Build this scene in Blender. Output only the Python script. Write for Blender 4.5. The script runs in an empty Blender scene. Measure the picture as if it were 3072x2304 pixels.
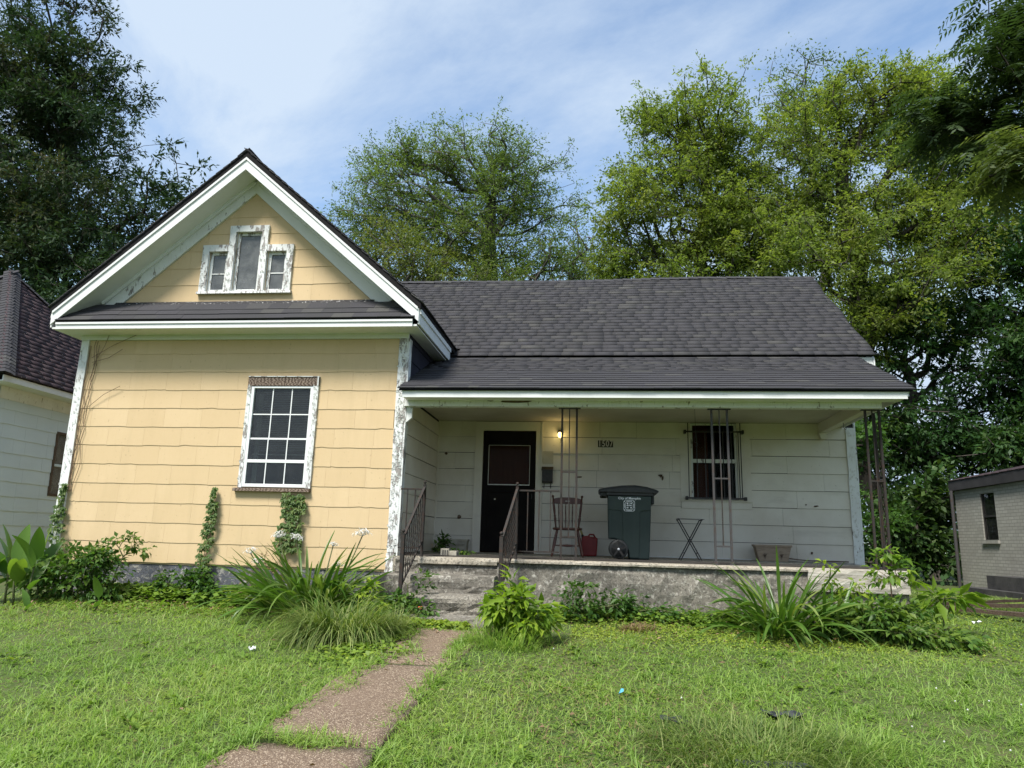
import bpy, math, random
import numpy as np
from mathutils import Matrix, Vector
random.seed(7); RNG = np.random.default_rng(7)
R = math.radians
scene = bpy.context.scene
col = scene.collection

# ------------------------------------------------------------------ camera
EYE = Vector((0.0, 0.0, 0.85))
YAW, PITCH, ROLL, FPX = R(6.946), R(12.195), R(1.559), 2185.5
def cam_axes():
    cy, sy = math.cos(YAW), math.sin(YAW); cp, sp = math.cos(PITCH), math.sin(PITCH)
    f = Vector((-sy*cp, cy*cp, sp)); r = Vector((cy, sy, 0)); u = r.cross(f)
    c, s = math.cos(ROLL), math.sin(ROLL)
    return r*c + u*s, u*c - r*s, f
CR, CU, CF = cam_axes()
cam_data = bpy.data.cameras.new('camera')
cam_data.sensor_width = 36.0; cam_data.lens = FPX/3072*36.0
cam_data.clip_start = 0.05; cam_data.clip_end = 3000
cam = bpy.data.objects.new('camera', cam_data); col.objects.link(cam)
m3 = Matrix((CR, CU, -CF)).transposed()
cam.matrix_world = Matrix.Translation(EYE) @ m3.to_4x4()
scene.camera = cam

# ------------------------------------------------------------------ sky, sun, exposure
SUN_DIR = Vector((-0.25, -0.50, 0.83)).normalized()      # towards the sun
world = bpy.data.worlds.new('World'); scene.world = world; world.use_nodes = True
wt = world.node_tree; wt.nodes.clear()
def wn(t, **k):
    n = wt.nodes.new(t)
    for a, b in k.items(): setattr(n, a, b)
    return n
wo = wn('ShaderNodeOutputWorld'); bg = wn('ShaderNodeBackground'); bg.inputs[1].default_value = 0.15
sky = wn('ShaderNodeTexSky'); sky.sky_type = 'NISHITA'; sky.sun_disc = False
sky.sun_elevation = math.asin(SUN_DIR.z); sky.sun_rotation = math.atan2(SUN_DIR.x, SUN_DIR.y)
sky.altitude = 100; sky.air_density = 1.0; sky.dust_density = 1.6; sky.ozone_density = 1.3
tc = wn('ShaderNodeTexCoord'); sp = wn('ShaderNodeSeparateXYZ'); wt.links.new(tc.outputs['Generated'], sp.inputs[0])
def wmath(op, a, b=None):
    n = wn('ShaderNodeMath', operation=op)
    for i, v in enumerate((a, b)):
        if v is None: continue
        if isinstance(v, (int, float)): n.inputs[i].default_value = v
        else: wt.links.new(v, n.inputs[i])
    return n.outputs[0]
den = wmath('ADD', wmath('MAXIMUM', sp.outputs[2], 0.02), 0.22)
cmb = wn('ShaderNodeCombineXYZ')
wt.links.new(wmath('DIVIDE', sp.outputs[0], den), cmb.inputs[0]); wt.links.new(wmath('DIVIDE', sp.outputs[1], den), cmb.inputs[1])
mp = wn('ShaderNodeMapping'); mp.inputs['Location'].default_value = (11.2, 0.6, 0); mp.inputs['Rotation'].default_value = (0, 0, R(-30)); mp.inputs['Scale'].default_value = (1.0, 0.8, 1)
wt.links.new(cmb.outputs[0], mp.inputs[0])
nz = wn('ShaderNodeTexNoise'); nz.inputs['Scale'].default_value = 1.15; nz.inputs['Detail'].default_value = 12; nz.inputs['Roughness'].default_value = 0.62; nz.inputs['Distortion'].default_value = 0.6
wt.links.new(mp.outputs[0], nz.inputs['Vector'])
cr = wn('ShaderNodeValToRGB'); cr.color_ramp.elements[0].position = 0.46; cr.color_ramp.elements[0].color = (0.06, 0.06, 0.06, 1)
cr.color_ramp.elements[1].position = 0.67; cr.color_ramp.elements[1].color = (0.86, 0.86, 0.86, 1)
wt.links.new(nz.outputs[0], cr.inputs[0])
mx = wn('ShaderNodeMix', data_type='RGBA'); mx.inputs['B'].default_value = (3.0, 3.5, 4.1, 1)
wt.links.new(cr.outputs[0], mx.inputs['Factor'])
sc1 = wn('ShaderNodeMix', data_type='RGBA', blend_type='MULTIPLY'); sc1.inputs['Factor'].default_value = 1.0
sc1.inputs['B'].default_value = (1.10, 1.15, 1.12, 1); wt.links.new(sky.outputs[0], sc1.inputs['A'])
sc2 = wn('ShaderNodeMix', data_type='RGBA', blend_type='DARKEN'); sc2.inputs['Factor'].default_value = 1.0
sc2.inputs['B'].default_value = (2.5, 3.1, 3.95, 1); wt.links.new(sc1.outputs['Result'], sc2.inputs['A'])
wt.links.new(sc2.outputs['Result'], mx.inputs['A']); wt.links.new(mx.outputs['Result'], bg.inputs[0]); wt.links.new(bg.outputs[0], wo.inputs[0])

sd = bpy.data.lights.new('sun', 'SUN'); sd.energy = 4.2; sd.angle = R(18); sd.color = (1.0, 0.955, 0.88)
sun = bpy.data.objects.new('sun', sd); col.objects.link(sun)
sun.rotation_euler = SUN_DIR.to_track_quat('Z', 'Y').to_euler()
scene.view_settings.view_transform = 'Standard'; scene.view_settings.look = 'None'
scene.view_settings.gamma = 1.0; scene.view_settings.exposure = 0.70; scene.view_settings.use_curve_mapping = False
scene.render.engine = 'CYCLES'
scene.cycles.adaptive_threshold = 0.015
scene.cycles.max_bounces = 7; scene.cycles.diffuse_bounces = 4; scene.cycles.transparent_max_bounces = 10
scene.cycles.caustics_reflective = False; scene.cycles.caustics_refractive = False

# ------------------------------------------------------------------ materials
class NT:
    def __init__(s, name):
        s.m = bpy.data.materials.new(name); s.m.use_nodes = True; s.t = s.m.node_tree; s.t.nodes.clear()
        s.out = s.t.nodes.new('ShaderNodeOutputMaterial')
        s.p = s.t.nodes.new('ShaderNodeBsdfPrincipled'); s.t.links.new(s.p.outputs[0], s.out.inputs[0])
        s._pos = None
    def link(s, v, sock):
        if v is None: return
        if hasattr(v, 'is_output'): s.t.links.new(v, sock)
        else:
            if sock.type == 'RGBA' and not isinstance(v, (int, float)): v = (*v[:3], 1)
            sock.default_value = v
    def pos(s):
        if s._pos is None: s._pos = s.t.nodes.new('ShaderNodeNewGeometry')
        return s._pos.outputs['Position']
    def island(s):
        s.pos(); return s._pos.outputs['Random Per Island']
    def objrand(s): return s.t.nodes.new('ShaderNodeObjectInfo').outputs['Random']
    def mapv(s, scale, rot=(0, 0, 0), v=None):
        n = s.t.nodes.new('ShaderNodeMapping'); s.link(v or s.pos(), n.inputs[0]); n.inputs['Scale'].default_value = scale; n.inputs['Rotation'].default_value = rot
        return n.outputs[0]
    def noise(s, scale=5, detail=4, rough=.55, v=None, dist=0):
        n = s.t.nodes.new('ShaderNodeTexNoise'); s.link(v or s.pos(), n.inputs['Vector'])
        n.inputs['Scale'].default_value = scale; n.inputs['Detail'].default_value = detail; n.inputs['Roughness'].default_value = rough; n.inputs['Distortion'].default_value = dist
        return n.outputs[0]
    def voronoi(s, scale, v=None, out=0, feat='F1', rnd=1):
        n = s.t.nodes.new('ShaderNodeTexVoronoi'); n.feature = feat; s.link(v or s.pos(), n.inputs['Vector']); n.inputs['Scale'].default_value = scale; n.inputs['Randomness'].default_value = rnd
        return n.outputs[out]
    def wave(s, scale, dist, detail=2, v=None, dscale=1):
        n = s.t.nodes.new('ShaderNodeTexWave'); s.link(v or s.pos(), n.inputs['Vector']); n.inputs['Scale'].default_value = scale; n.inputs['Distortion'].default_value = dist; n.inputs['Detail'].default_value = detail; n.inputs['Detail Scale'].default_value = dscale
        return n.outputs[1]
    def ramp(s, f, stops, interp='LINEAR'):
        n = s.t.nodes.new('ShaderNodeValToRGB'); s.link(f, n.inputs[0]); e = n.color_ramp.elements; n.color_ramp.interpolation = interp
        while len(e) < len(stops): e.new(0.5)
        for el, (p, c) in zip(e, stops):
            el.position = p; c = (c, c, c) if isinstance(c, (int, float)) else c; el.color = (*c, 1)
        return n.outputs[0]
    def mix(s, f, a, b, blend='MIX'):
        n = s.t.nodes.new('ShaderNodeMix'); n.data_type = 'RGBA'; n.blend_type = blend
        s.link(f, n.inputs['Factor']); s.link(a, n.inputs['A']); s.link(b, n.inputs['B']); return n.outputs['Result']
    def math(s, op, a, b=None):
        n = s.t.nodes.new('ShaderNodeMath'); n.operation = op; s.link(a, n.inputs[0]); s.link(b, n.inputs[1]); return n.outputs[0]
    def attr(s, name):
        n = s.t.nodes.new('ShaderNodeAttribute'); n.attribute_name = name; return n.outputs['Fac']
    def bump(s, h, strength=.4, dist=.01):
        n = s.t.nodes.new('ShaderNodeBump'); s.link(h, n.inputs['Height']); n.inputs['Strength'].default_value = strength; n.inputs['Distance'].default_value = dist
        s.t.links.new(n.outputs[0], s.p.inputs['Normal']); return s
    def fin(s, color, rough=.8, metal=0, spec=.3):
        s.link(color, s.p.inputs['Base Color']); s.link(rough, s.p.inputs['Roughness']); s.link(metal, s.p.inputs['Metallic']); s.p.inputs['Specular IOR Level'].default_value = spec
        return s.m

MAT = {}
def make_materials():
    # yellow asbestos siding: fine vertical combing, soft grime
    n = NT('yellow_siding'); comb = n.noise(1, 5, .6, n.mapv((160, 160, 6)))
    g = n.noise(1.3, 6, .6); sp = n.noise(26, 3, .5)
    c = n.mix(n.ramp(g, [(.35, 0), (.75, .65)]), (.635, .485, .295), (.56, .42, .24))
    c = n.mix(n.math('MULTIPLY', n.objrand(), .75), c, (.575, .43, .25))
    c = n.mix(n.ramp(sp, [(.67, 0), (.74, .6)]), c, (.36, .27, .16))
    c = n.mix(n.ramp(comb, [(.3, .16), (.6, 0)]), c, (.50, .37, .18))
    st = n.noise(1, 4, .6, n.mapv((3.5, 3.5, .5)))
    c = n.mix(n.ramp(st, [(.52, 0), (.78, .42)]), c, (.47, .36, .205))
    MAT['yellow'] = n.bump(comb, .25, .004).fin(c, .78)
    # white paint with chips; amount of bare wood differs
    def peeling(name, lo, hi, white=(.72, .74, .735), scale=9, grime=.35, stretch=(1, 1, .35)):
        n = NT(name); v = n.mapv(stretch)
        a = n.noise(scale, 8, .68, v); grain = n.noise(1, 6, .7, n.mapv((120, 120, 5)))
        bare = n.ramp(a, [(lo, 1), (hi, 0)])
        wood = n.ramp(grain, [(.3, (.17, .155, .145)), (.7, (.38, .355, .335))])
        dirt = n.noise(3.2, 5, .6)
        w = n.mix(n.ramp(dirt, [(.45, 0), (.8, grime)]), white, (.42, .41, .36))
        c = n.mix(bare, w, wood)
        cracks = n.ramp(n.noise(1, 8, .75, n.mapv((70, 70, 9))), [(.36, .75), (.42, 0)])
        c = n.mix(n.math('MULTIPLY', cracks, .6 if lo > .38 else .15), c, (.12, .11, .10))
        h = n.math('ADD', n.math('MULTIPLY', bare, -1.0), n.math('MULTIPLY', grain, .3))
        MAT[name] = n.bump(h, .6, .004).fin(c, .7)
    peeling('white_trim', .18, .24, grime=.2)
    peeling('white_worn', .385, .41, scale=11)
    peeling('white_peel', .445, .465, scale=17, grime=.35, stretch=(1, 1, .28))
    n = NT('flaky_timber'); g = n.noise(1, 8, .72, n.mapv((5, 90, 90))); w2 = n.noise(1, 6, .7, n.mapv((2.2, 30, 30)))
    c = n.ramp(g, [(.34, (.07, .06, .05)), (.44, (.34, .31, .26)), (.6, (.45, .425, .37))]); c = n.mix(n.ramp(w2, [(.52, 0), (.6, .8)]), c, (.50, .48, .43)); c = n.mix(n.ramp(g, [(.30, .9), (.36, 0)]), c, (.03, .026, .022))
    MAT['bare_white'] = n.bump(g, .9, .012).fin(c, .9)
    # porch siding: off-white boards, smoky staining
    n = NT('porch_siding'); d = n.noise(1.1, 5, .6); s2 = n.noise(1, 5, .6, n.mapv((1.2, 1.2, 5)))
    c = n.mix(n.ramp(d, [(.35, 0), (.72, .8)]), (.70, .67, .60), (.52, .465, .375))
    c = n.mix(n.math('MULTIPLY', n.objrand(), .28), c, (.60, .58, .52))
    c = n.mix(n.ramp(s2, [(.6, 0), (.8, .4)]), c, (.36, .34, .29))
    c = n.mix(n.ramp(n.noise(40, 3, .5), [(.70, 0), (.75, .7)]), c, (.20, .18, .15))
    MAT['porch_siding'] = n.bump(n.noise(60, 4), .15, .004).fin(c, .7)
    n = NT('porch_ceiling'); c = n.ramp(n.noise(1.5, 5), [(.3, (.54, .51, .43)), (.7, (.42, .385, .31))]); MAT['ceiling'] = n.fin(c, .8)
    # roof shingles: laminated asphalt, blue-grey to brown-grey patches
    def roof(name, a, b, cc, dark=.75):
        n = NT(name); rnd = n.math('FRACT', n.math('ADD', n.objrand(), n.island()))
        c = n.ramp(rnd, [(0, a), (.45, b), (.80, a), (.93, cc), (1, b)])
        c = n.mix(n.ramp(n.noise(.7, 4), [(.35, 0), (.7, .4)]), c, tuple(x*.75 for x in b))
        gran = n.noise(420, 2, .6); c = n.mix(n.ramp(gran, [(.3, .5), (.65, 0)]), c, tuple(x*.35 for x in a))
        c = n.mix(n.ramp(n.noise(1, 5, .6, n.mapv((5, .6, .6))), [(.55, 0), (.8, .3)]), c, (.05, .048, .045))
        MAT[name] = n.bump(gran, .5, .004).fin(c, .92, spec=.2)
    roof('roof', (.060, .059, .066), (.055, .0545, .058), (.088, .087, .083))
    roof('roof_brown', (.075, .052, .058), (.058, .042, .048), (.095, .072, .075))
    roof('roof_edge', (.02, .019, .02), (.015, .014, .015), (.03, .028, .028))
    n = NT('tar'); c = n.mix(n.ramp(n.noise(38, 5, .7), [(.60, 0), (.63, 1)]), (.028, .027, .03), (.62, .62, .6)); MAT['tar'] = n.fin(c, .8)
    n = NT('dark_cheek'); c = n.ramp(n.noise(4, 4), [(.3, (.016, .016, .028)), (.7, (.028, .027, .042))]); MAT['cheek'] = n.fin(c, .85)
    # concrete: grey, black mildew, white paint remains
    def conc(name, base, mild, paint, grav=0.0):
        n = NT(name); big = n.noise(1.6, 7, .65); fine = n.noise(34, 8, .75); f2 = n.noise(16, 9, .78)
        c = n.mix(n.ramp(big, [(.34, 0), (.66, .9)]), base, mild)
        c = n.mix(n.ramp(f2, [(.52, 0), (.6, paint)]), c, (.56, .54, .48))
        c = n.mix(n.ramp(fine, [(.38, .85), (.5, 0)]), c, (.055, .05, .045))
        drip = n.noise(1, 6, .65, n.mapv((9, 9, 1.1))); c = n.mix(n.ramp(drip, [(.54, 0), (.72, .6)]), c, (.09, .085, .075))
        if grav: c = n.mix(n.ramp(n.voronoi(70), [(.1, grav), (.35, 0)]), c, (.55, .51, .43))
        MAT[name] = n.bump(n.math('ADD', fine, f2), .8, .012).fin(c, .92)
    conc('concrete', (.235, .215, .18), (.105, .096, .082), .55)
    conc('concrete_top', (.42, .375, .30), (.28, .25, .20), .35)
    conc('concrete_broken', (.22, .2, .165), (.095, .086, .075), .4, .8)
    conc('foundation', (.115, .125, .15), (.06, .062, .07), .7)
    n = NT('path'); ag = n.voronoi(115, out=1); d = n.voronoi(115); sepv = n.t.nodes.new('ShaderNodeSeparateColor'); n.link(ag, sepv.inputs[0])
    c = n.ramp(sepv.outputs[0], [(0, (.120, .084, .057)), (.45, (.197, .143, .097)), (.75, (.297, .224, .157)), (1, (.54, .445, .33))])
    c = n.mix(n.ramp(d, [(.35, 0), (.62, .8)]), c, (.10, .068, .05))
    c = n.mix(n.ramp(n.noise(1.8, 6, .6), [(.4, 0), (.75, .5)]), c, (.17, .12, .085)); MAT['path'] = n.bump(d, .7, .006).fin(c, .9)
    n = NT('soil'); c = n.mix(n.ramp(n.noise(.9, 6, .65), [(.4, 0), (.62, 1)]), (.045, .075, .018), (.075, .095, .028))
    c = n.mix(n.ramp(n.noise(11, 6, .7), [(.5, 0), (.66, .8)]), c, (.10, .08, .045)); MAT['soil'] = n.bump(n.noise(30, 5), .6, .02).fin(c, .95)
    # woods and metals
    n = NT('weathered_wood'); w = n.wave(5.5, 9, 3, n.mapv((1.1, 8, 8)), 1.1); g = n.noise(1, 6, .7, n.mapv((6, 120, 120)))
    c = n.ramp(w, [(.1, (.065, .043, .031)), (.5, (.19, .135, .10)), (.9, (.32, .25, .20))]); c = n.mix(n.ramp(g, [(.35, .5), (.6, 0)]), c, (.08, .06, .05))
    MAT['old_wood'] = n.bump(w, .5, .004).fin(c, .85)
    n = NT('rotten_wood'); g = n.noise(1, 7, .72, n.mapv((14, 70, 70), (0, 0, .5))); c = n.ramp(g, [(.3, (.035, .024, .018)), (.55, (.12, .085, .062)), (.75, (.24, .185, .14))]); MAT['rotten'] = n.bump(g, .8, .01).fin(c, .9)
    n = NT('chair_wood'); g = n.noise(1, 5, .6, n.mapv((60, 60, 6))); c = n.ramp(g, [(.3, (.045, .014, .009)), (.7, (.11, .036, .022))]); MAT['chair'] = n.fin(c, .38, spec=.45)
    n = NT('rusty_paint'); r_ = n.noise(18, 6, .7); c = n.mix(n.ramp(r_, [(.5, 0), (.62, .9)]), (.034, .030, .028), (.050, .030, .022)); c = n.mix(n.ramp(n.noise(55, 3), [(.70, 0), (.78, .35)]), c, (.09, .08, .075)); MAT['rust'] = n.bump(r_, .4, .003).fin(c, .7, spec=.2)
    n = NT('grey_metal'); r_ = n.noise(14, 5, .65); c = n.mix(n.ramp(r_, [(.5, 0), (.66, .8)]), (.055, .053, .055), (.06, .038, .028)); MAT['greymetal'] = n.fin(c, .6, 0, .25)
    n = NT('black_metal'); c = n.ramp(n.noise(20, 4), [(.3, (.012, .011, .011)), (.7, (.03, .026, .024))]); MAT['black'] = n.fin(c, .5, spec=.4)
    n = NT('screen_door'); c = n.ramp(n.noise(3, 5), [(.35, (.006, .005, .005)), (.7, (.013, .011, .010))]); MAT['screen'] = n.fin(c, .7, spec=.08)
    n = NT('door_wood'); g = n.noise(1, 5, .6, n.mapv((30, 30, 3))); c = n.ramp(g, [(.3, (.075, .024, .015)), (.7, (.115, .036, .022))]); MAT['doorwood'] = n.fin(c, .7, spec=.1)
    n = NT('vinyl'); c = n.mix(n.ramp(n.noise(4, 4), [(.5, 0), (.8, .3)]), (.78, .80, .80), (.60, .61, .58)); MAT['vinyl'] = n.fin(c, .38, spec=.45)
    n = NT('plate_white'); MAT['white'] = n.fin(n.ramp(n.noise(12, 4), [(.3, (.72, .72, .70)), (.7, (.60, .60, .57))]), .55)
    n = NT('digit_white'); MAT['digit'] = n.fin(n.ramp(n.noise(60, 3), [(.35, (.55, .5, .46)), (.7, (.72, .69, .66))]), .5)
    n = NT('bin_green'); g = n.noise(6, 5); c = n.mix(n.ramp(g, [(.4, 0), (.75, .55)]), (.021, .036, .033), (.032, .048, .045)); c = n.mix(n.ramp(n.noise(1, 4, .6, n.mapv((14, 14, 1.5))), [(.6, 0), (.8, .4)]), c, (.06, .07, .065)); MAT['bin'] = n.bump(n.noise(240, 2), .12, .002).fin(c, .48, spec=.4)
    n = NT('bin_black'); MAT['binblack'] = n.fin(n.ramp(n.noise(8, 4), [(.3, (.018, .019, .019)), (.7, (.032, .033, .033))]), .5, spec=.4)
    n = NT('red_plastic'); MAT['red'] = n.fin(n.ramp(n.noise(7, 4), [(.3, (.20, .012, .012)), (.7, (.28, .02, .018))]), .42, spec=.4)
    n = NT('yellow_plastic'); MAT['spout'] = n.fin(n.ramp(n.noise(9, 3), [(.3, (.42, .36, .12)), (.7, (.52, .45, .18))]), .5)
    n = NT('tan_plastic'); g = n.noise(1, 6, .7, n.mapv((9, 9, 60))); MAT['tan'] = n.bump(g, .3, .003).fin(n.ramp(g, [(.3, (.22, .165, .115)), (.7, (.36, .285, .21))]), .75)
    n = NT('cast_stone'); MAT['stone'] = n.bump(n.noise(40, 5), .3, .004).fin(n.ramp(n.noise(9, 6, .7), [(.3, (.27, .25, .20)), (.7, (.42, .395, .33))]), .9)
    n = NT('grey_siding'); comb = n.noise(1, 5, .6, n.mapv((160, 160, 6))); c = n.ramp(n.noise(1.2, 5), [(.3, (.60, .69, .745)), (.7, (.53, .615, .67))]); c = n.mix(n.math('MULTIPLY', n.objrand(), .3), c, (.62, .71, .76)); MAT['grey_siding'] = n.bump(comb, .25, .004).fin(c, .8)
    # painted brick wall
    n = NT('painted_brick'); b = n.t.nodes.new('ShaderNodeTexBrick'); n.link(n.mapv((1, 1, 1), (0, R(-90), R(-90))), b.inputs['Vector'])
    b.inputs['Scale'].default_value = 1; b.inputs['Brick Width'].default_value = .215; b.inputs['Row Height'].default_value = .073; b.inputs['Mortar Size'].default_value = .007
    b.inputs['Color1'].default_value = (.33, .325, .29, 1); b.inputs['Color2'].default_value = (.28, .275, .245, 1); b.inputs['Mortar'].default_value = (.20, .195, .175, 1)
    c = n.mix(n.ramp(n.noise(1.5, 5), [(.4, 0), (.75, .45)]), b.outputs[0], (.20, .19, .17)); MAT['brick'] = n.bump(n.math('SUBTRACT', 1, b.outputs[1]), .8, .01).fin(c, .85)
    n = NT('dark_fascia'); MAT['darkfascia'] = n.fin(n.ramp(n.noise(3, 4), [(.3, (.022, .02, .022)), (.7, (.045, .042, .044))]), .7)
    n = NT('dark_block'); MAT['darkblock'] = n.bump(n.noise(20, 5), .6, .01).fin(n.ramp(n.noise(3, 5), [(.3, (.03, .03, .032)), (.7, (.075, .072, .07))]), .9)
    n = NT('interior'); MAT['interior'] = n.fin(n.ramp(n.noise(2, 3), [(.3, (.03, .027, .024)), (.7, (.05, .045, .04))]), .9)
    n = NT('blind'); MAT['blind'] = n.fin(n.ramp(n.noise(5, 3), [(.3, (.20, .215, .20)), (.7, (.28, .29, .27))]), .6)
    n = NT('litter_white'); MAT['litter'] = n.fin(n.ramp(n.noise(30, 3), [(.3, (.7, .72, .75)), (.7, (.82, .83, .85))]), .5)
    n = NT('litter_blue'); MAT['litterblue'] = n.fin(n.ramp(n.noise(30, 3), [(.3, (.06, .30, .50)), (.7, (.12, .42, .62))]), .4)
    n = NT('litter_red'); MAT['litterred'] = n.fin(n.ramp(n.noise(30, 3), [(.3, (.65, .06, .04)), (.7, (.8, .12, .08))]), .5)
    n = NT('dark_sheet'); MAT['sheet'] = n.bump(n.noise(14, 5), .5, .02).fin(n.ramp(n.noise(9, 4), [(.3, (.018, .021, .024)), (.7, (.045, .05, .055))]), .6)
    # thin window glass: clear with a mirror coat, plus dust
    for nm, dust in (('glass', .06), ('door_glass', .004), ('dusty_glass', .42)):
        n = NT(nm); t = n.t; t.nodes.remove(n.p)
        tr = t.nodes.new('ShaderNodeBsdfTransparent'); tr.inputs[0].default_value = (.80, .84, .83, 1)
        gl = t.nodes.new('ShaderNodeBsdfGlossy'); gl.inputs['Roughness'].default_value = .015
        df = t.nodes.new('ShaderNodeBsdfDiffuse'); df.inputs[0].default_value = (.24, .25, .25, 1)
        fr = t.nodes.new('ShaderNodeFresnel'); fr.inputs[0].default_value = {'glass': 1.44, 'door_glass': 1.10}.get(nm, 1.5)
        m1 = t.nodes.new('ShaderNodeMixShader'); m2 = t.nodes.new('ShaderNodeMixShader')
        t.links.new(n.ramp(n.noise(7, 5), [(.3, dust*.6), (.75, min(1, dust*1.5))]), m1.inputs[0]); t.links.new(tr.outputs[0], m1.inputs[1]); t.links.new(df.outputs[0], m1.inputs[2])
        t.links.new(fr.outputs[0], m2.inputs[0]); t.links.new(m1.outputs[0], m2.inputs[1]); t.links.new(gl.outputs[0], m2.inputs[2])
        t.links.new(m2.outputs[0], n.out.inputs[0]); MAT[nm] = n.m
    n = NT('lit_bulb'); n.link((1.0, .80, .30), n.p.inputs['Base Color']); n.link((1.0, .78, .28), n.p.inputs['Emission Color']); n.p.inputs['Emission Strength'].default_value = 3.5; MAT['bulb'] = n.m
    # foliage: diffuse + translucent + slight gloss; 'tint' is a per-clump colour value
    def leaf(name, c0, c1, c2, trans=.32, rough=.5, tcol=None, spec=.25):
        n = NT(name); isl = n.island(); tint = n.attr('tint')
        c = n.ramp(tint, [(0, c0), (.5, c1), (1, c2)])
        c = n.mix(n.math('MULTIPLY', isl, .55), c, tuple(x*.62 for x in c1))
        n.fin(c, rough, spec=spec)
        tl = n.t.nodes.new('ShaderNodeBsdfTranslucent'); n.link(n.mix(1, c, tcol or (1.5, 1.6, .7), 'MULTIPLY'), tl.inputs[0])
        ms = n.t.nodes.new('ShaderNodeMixShader'); ms.inputs[0].default_value = trans
        n.t.links.new(n.p.outputs[0], ms.inputs[1]); n.t.links.new(tl.outputs[0], ms.inputs[2]); n.t.links.new(ms.outputs[0], n.out.inputs[0]); MAT[name] = n.m
    leaf('leaf_dark', (.022, .048, .024), (.040, .074, .034), (.092, .080, .044), .24, .58, spec=.12)
    leaf('leaf_mid', (.075, .125, .045), (.11, .165, .05), (.18, .185, .055), .42)
    leaf('leaf_bright', (.105, .165, .046), (.175, .235, .055), (.265, .295, .07), .5)
    leaf('leaf_airy', (.095, .15, .05), (.13, .19, .058), (.18, .22, .07), .5)
    leaf('leaf_deep', (.018, .052, .016), (.034, .085, .022), (.08, .125, .03), .28)
    leaf('leaf_frond', (.036, .068, .028), (.058, .095, .034), (.14, .17, .05), .36, .45)
    leaf('leaf_shrub', (.038, .10, .02), (.075, .155, .028), (.17, .24, .04), .36, .45)
    leaf('leaf_lime', (.09, .185, .022), (.20, .31, .032), (.33, .43, .05), .42, .45)
    leaf('leaf_strap', (.045, .115, .020), (.095, .19, .030), (.30, .36, .11), .34, .36, spec=.35)
    leaf('leaf_canna', (.06, .14, .025), (.11, .21, .035), (.20, .29, .05), .38, .35, spec=.35)
    leaf('leaf_vine', (.055, .115, .026), (.09, .16, .035), (.17, .21, .05), .3, .45)
    leaf('leaf_cover', (.09, .18, .03), (.18, .28, .04), (.34, .40, .055), .32, .5)
    leaf('grass', (.165, .29, .06), (.285, .425, .095), (.44, .50, .155), .46, .45, spec=.3, tcol=(1.25, 1.35, .8))
    leaf('grass_olive', (.075, .135, .028), (.165, .235, .055), (.37, .40, .16), .36, .5)
    leaf('dead_grass', (.16, .10, .06), (.22, .14, .08), (.30, .22, .13), .2, .7)
    leaf('petal', (.80, .80, .78), (.84, .84, .82), (.88, .88, .86), .35, .5, tcol=(1, 1, 1))
    n = NT('bark'); g = n.noise(1, 7, .7, n.mapv((22, 22, 4))); c = n.ramp(g, [(.3, (.022, .019, .016)), (.7, (.085, .075, .062))]); MAT['bark'] = n.bump(g, .7, .02).fin(c, .95)
    n = NT('bark_grey'); g = n.noise(1, 7, .7, n.mapv((18, 18, 4))); c = n.ramp(g, [(.3, (.05, .045, .04)), (.7, (.15, .14, .125))]); MAT['bark_grey'] = n.bump(g, .6, .02).fin(c, .95)
    n = NT('stem'); c = n.ramp(n.noise(12, 4), [(.3, (.06, .075, .03)), (.7, (.12, .13, .05))]); MAT['stem'] = n.fin(c, .7)
    n = NT('dry_stem'); c = n.ramp(n.noise(25, 4), [(.3, (.11, .07, .045)), (.7, (.22, .15, .10))]); MAT['dry_stem'] = n.fin(c, .85)
make_materials()

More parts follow.
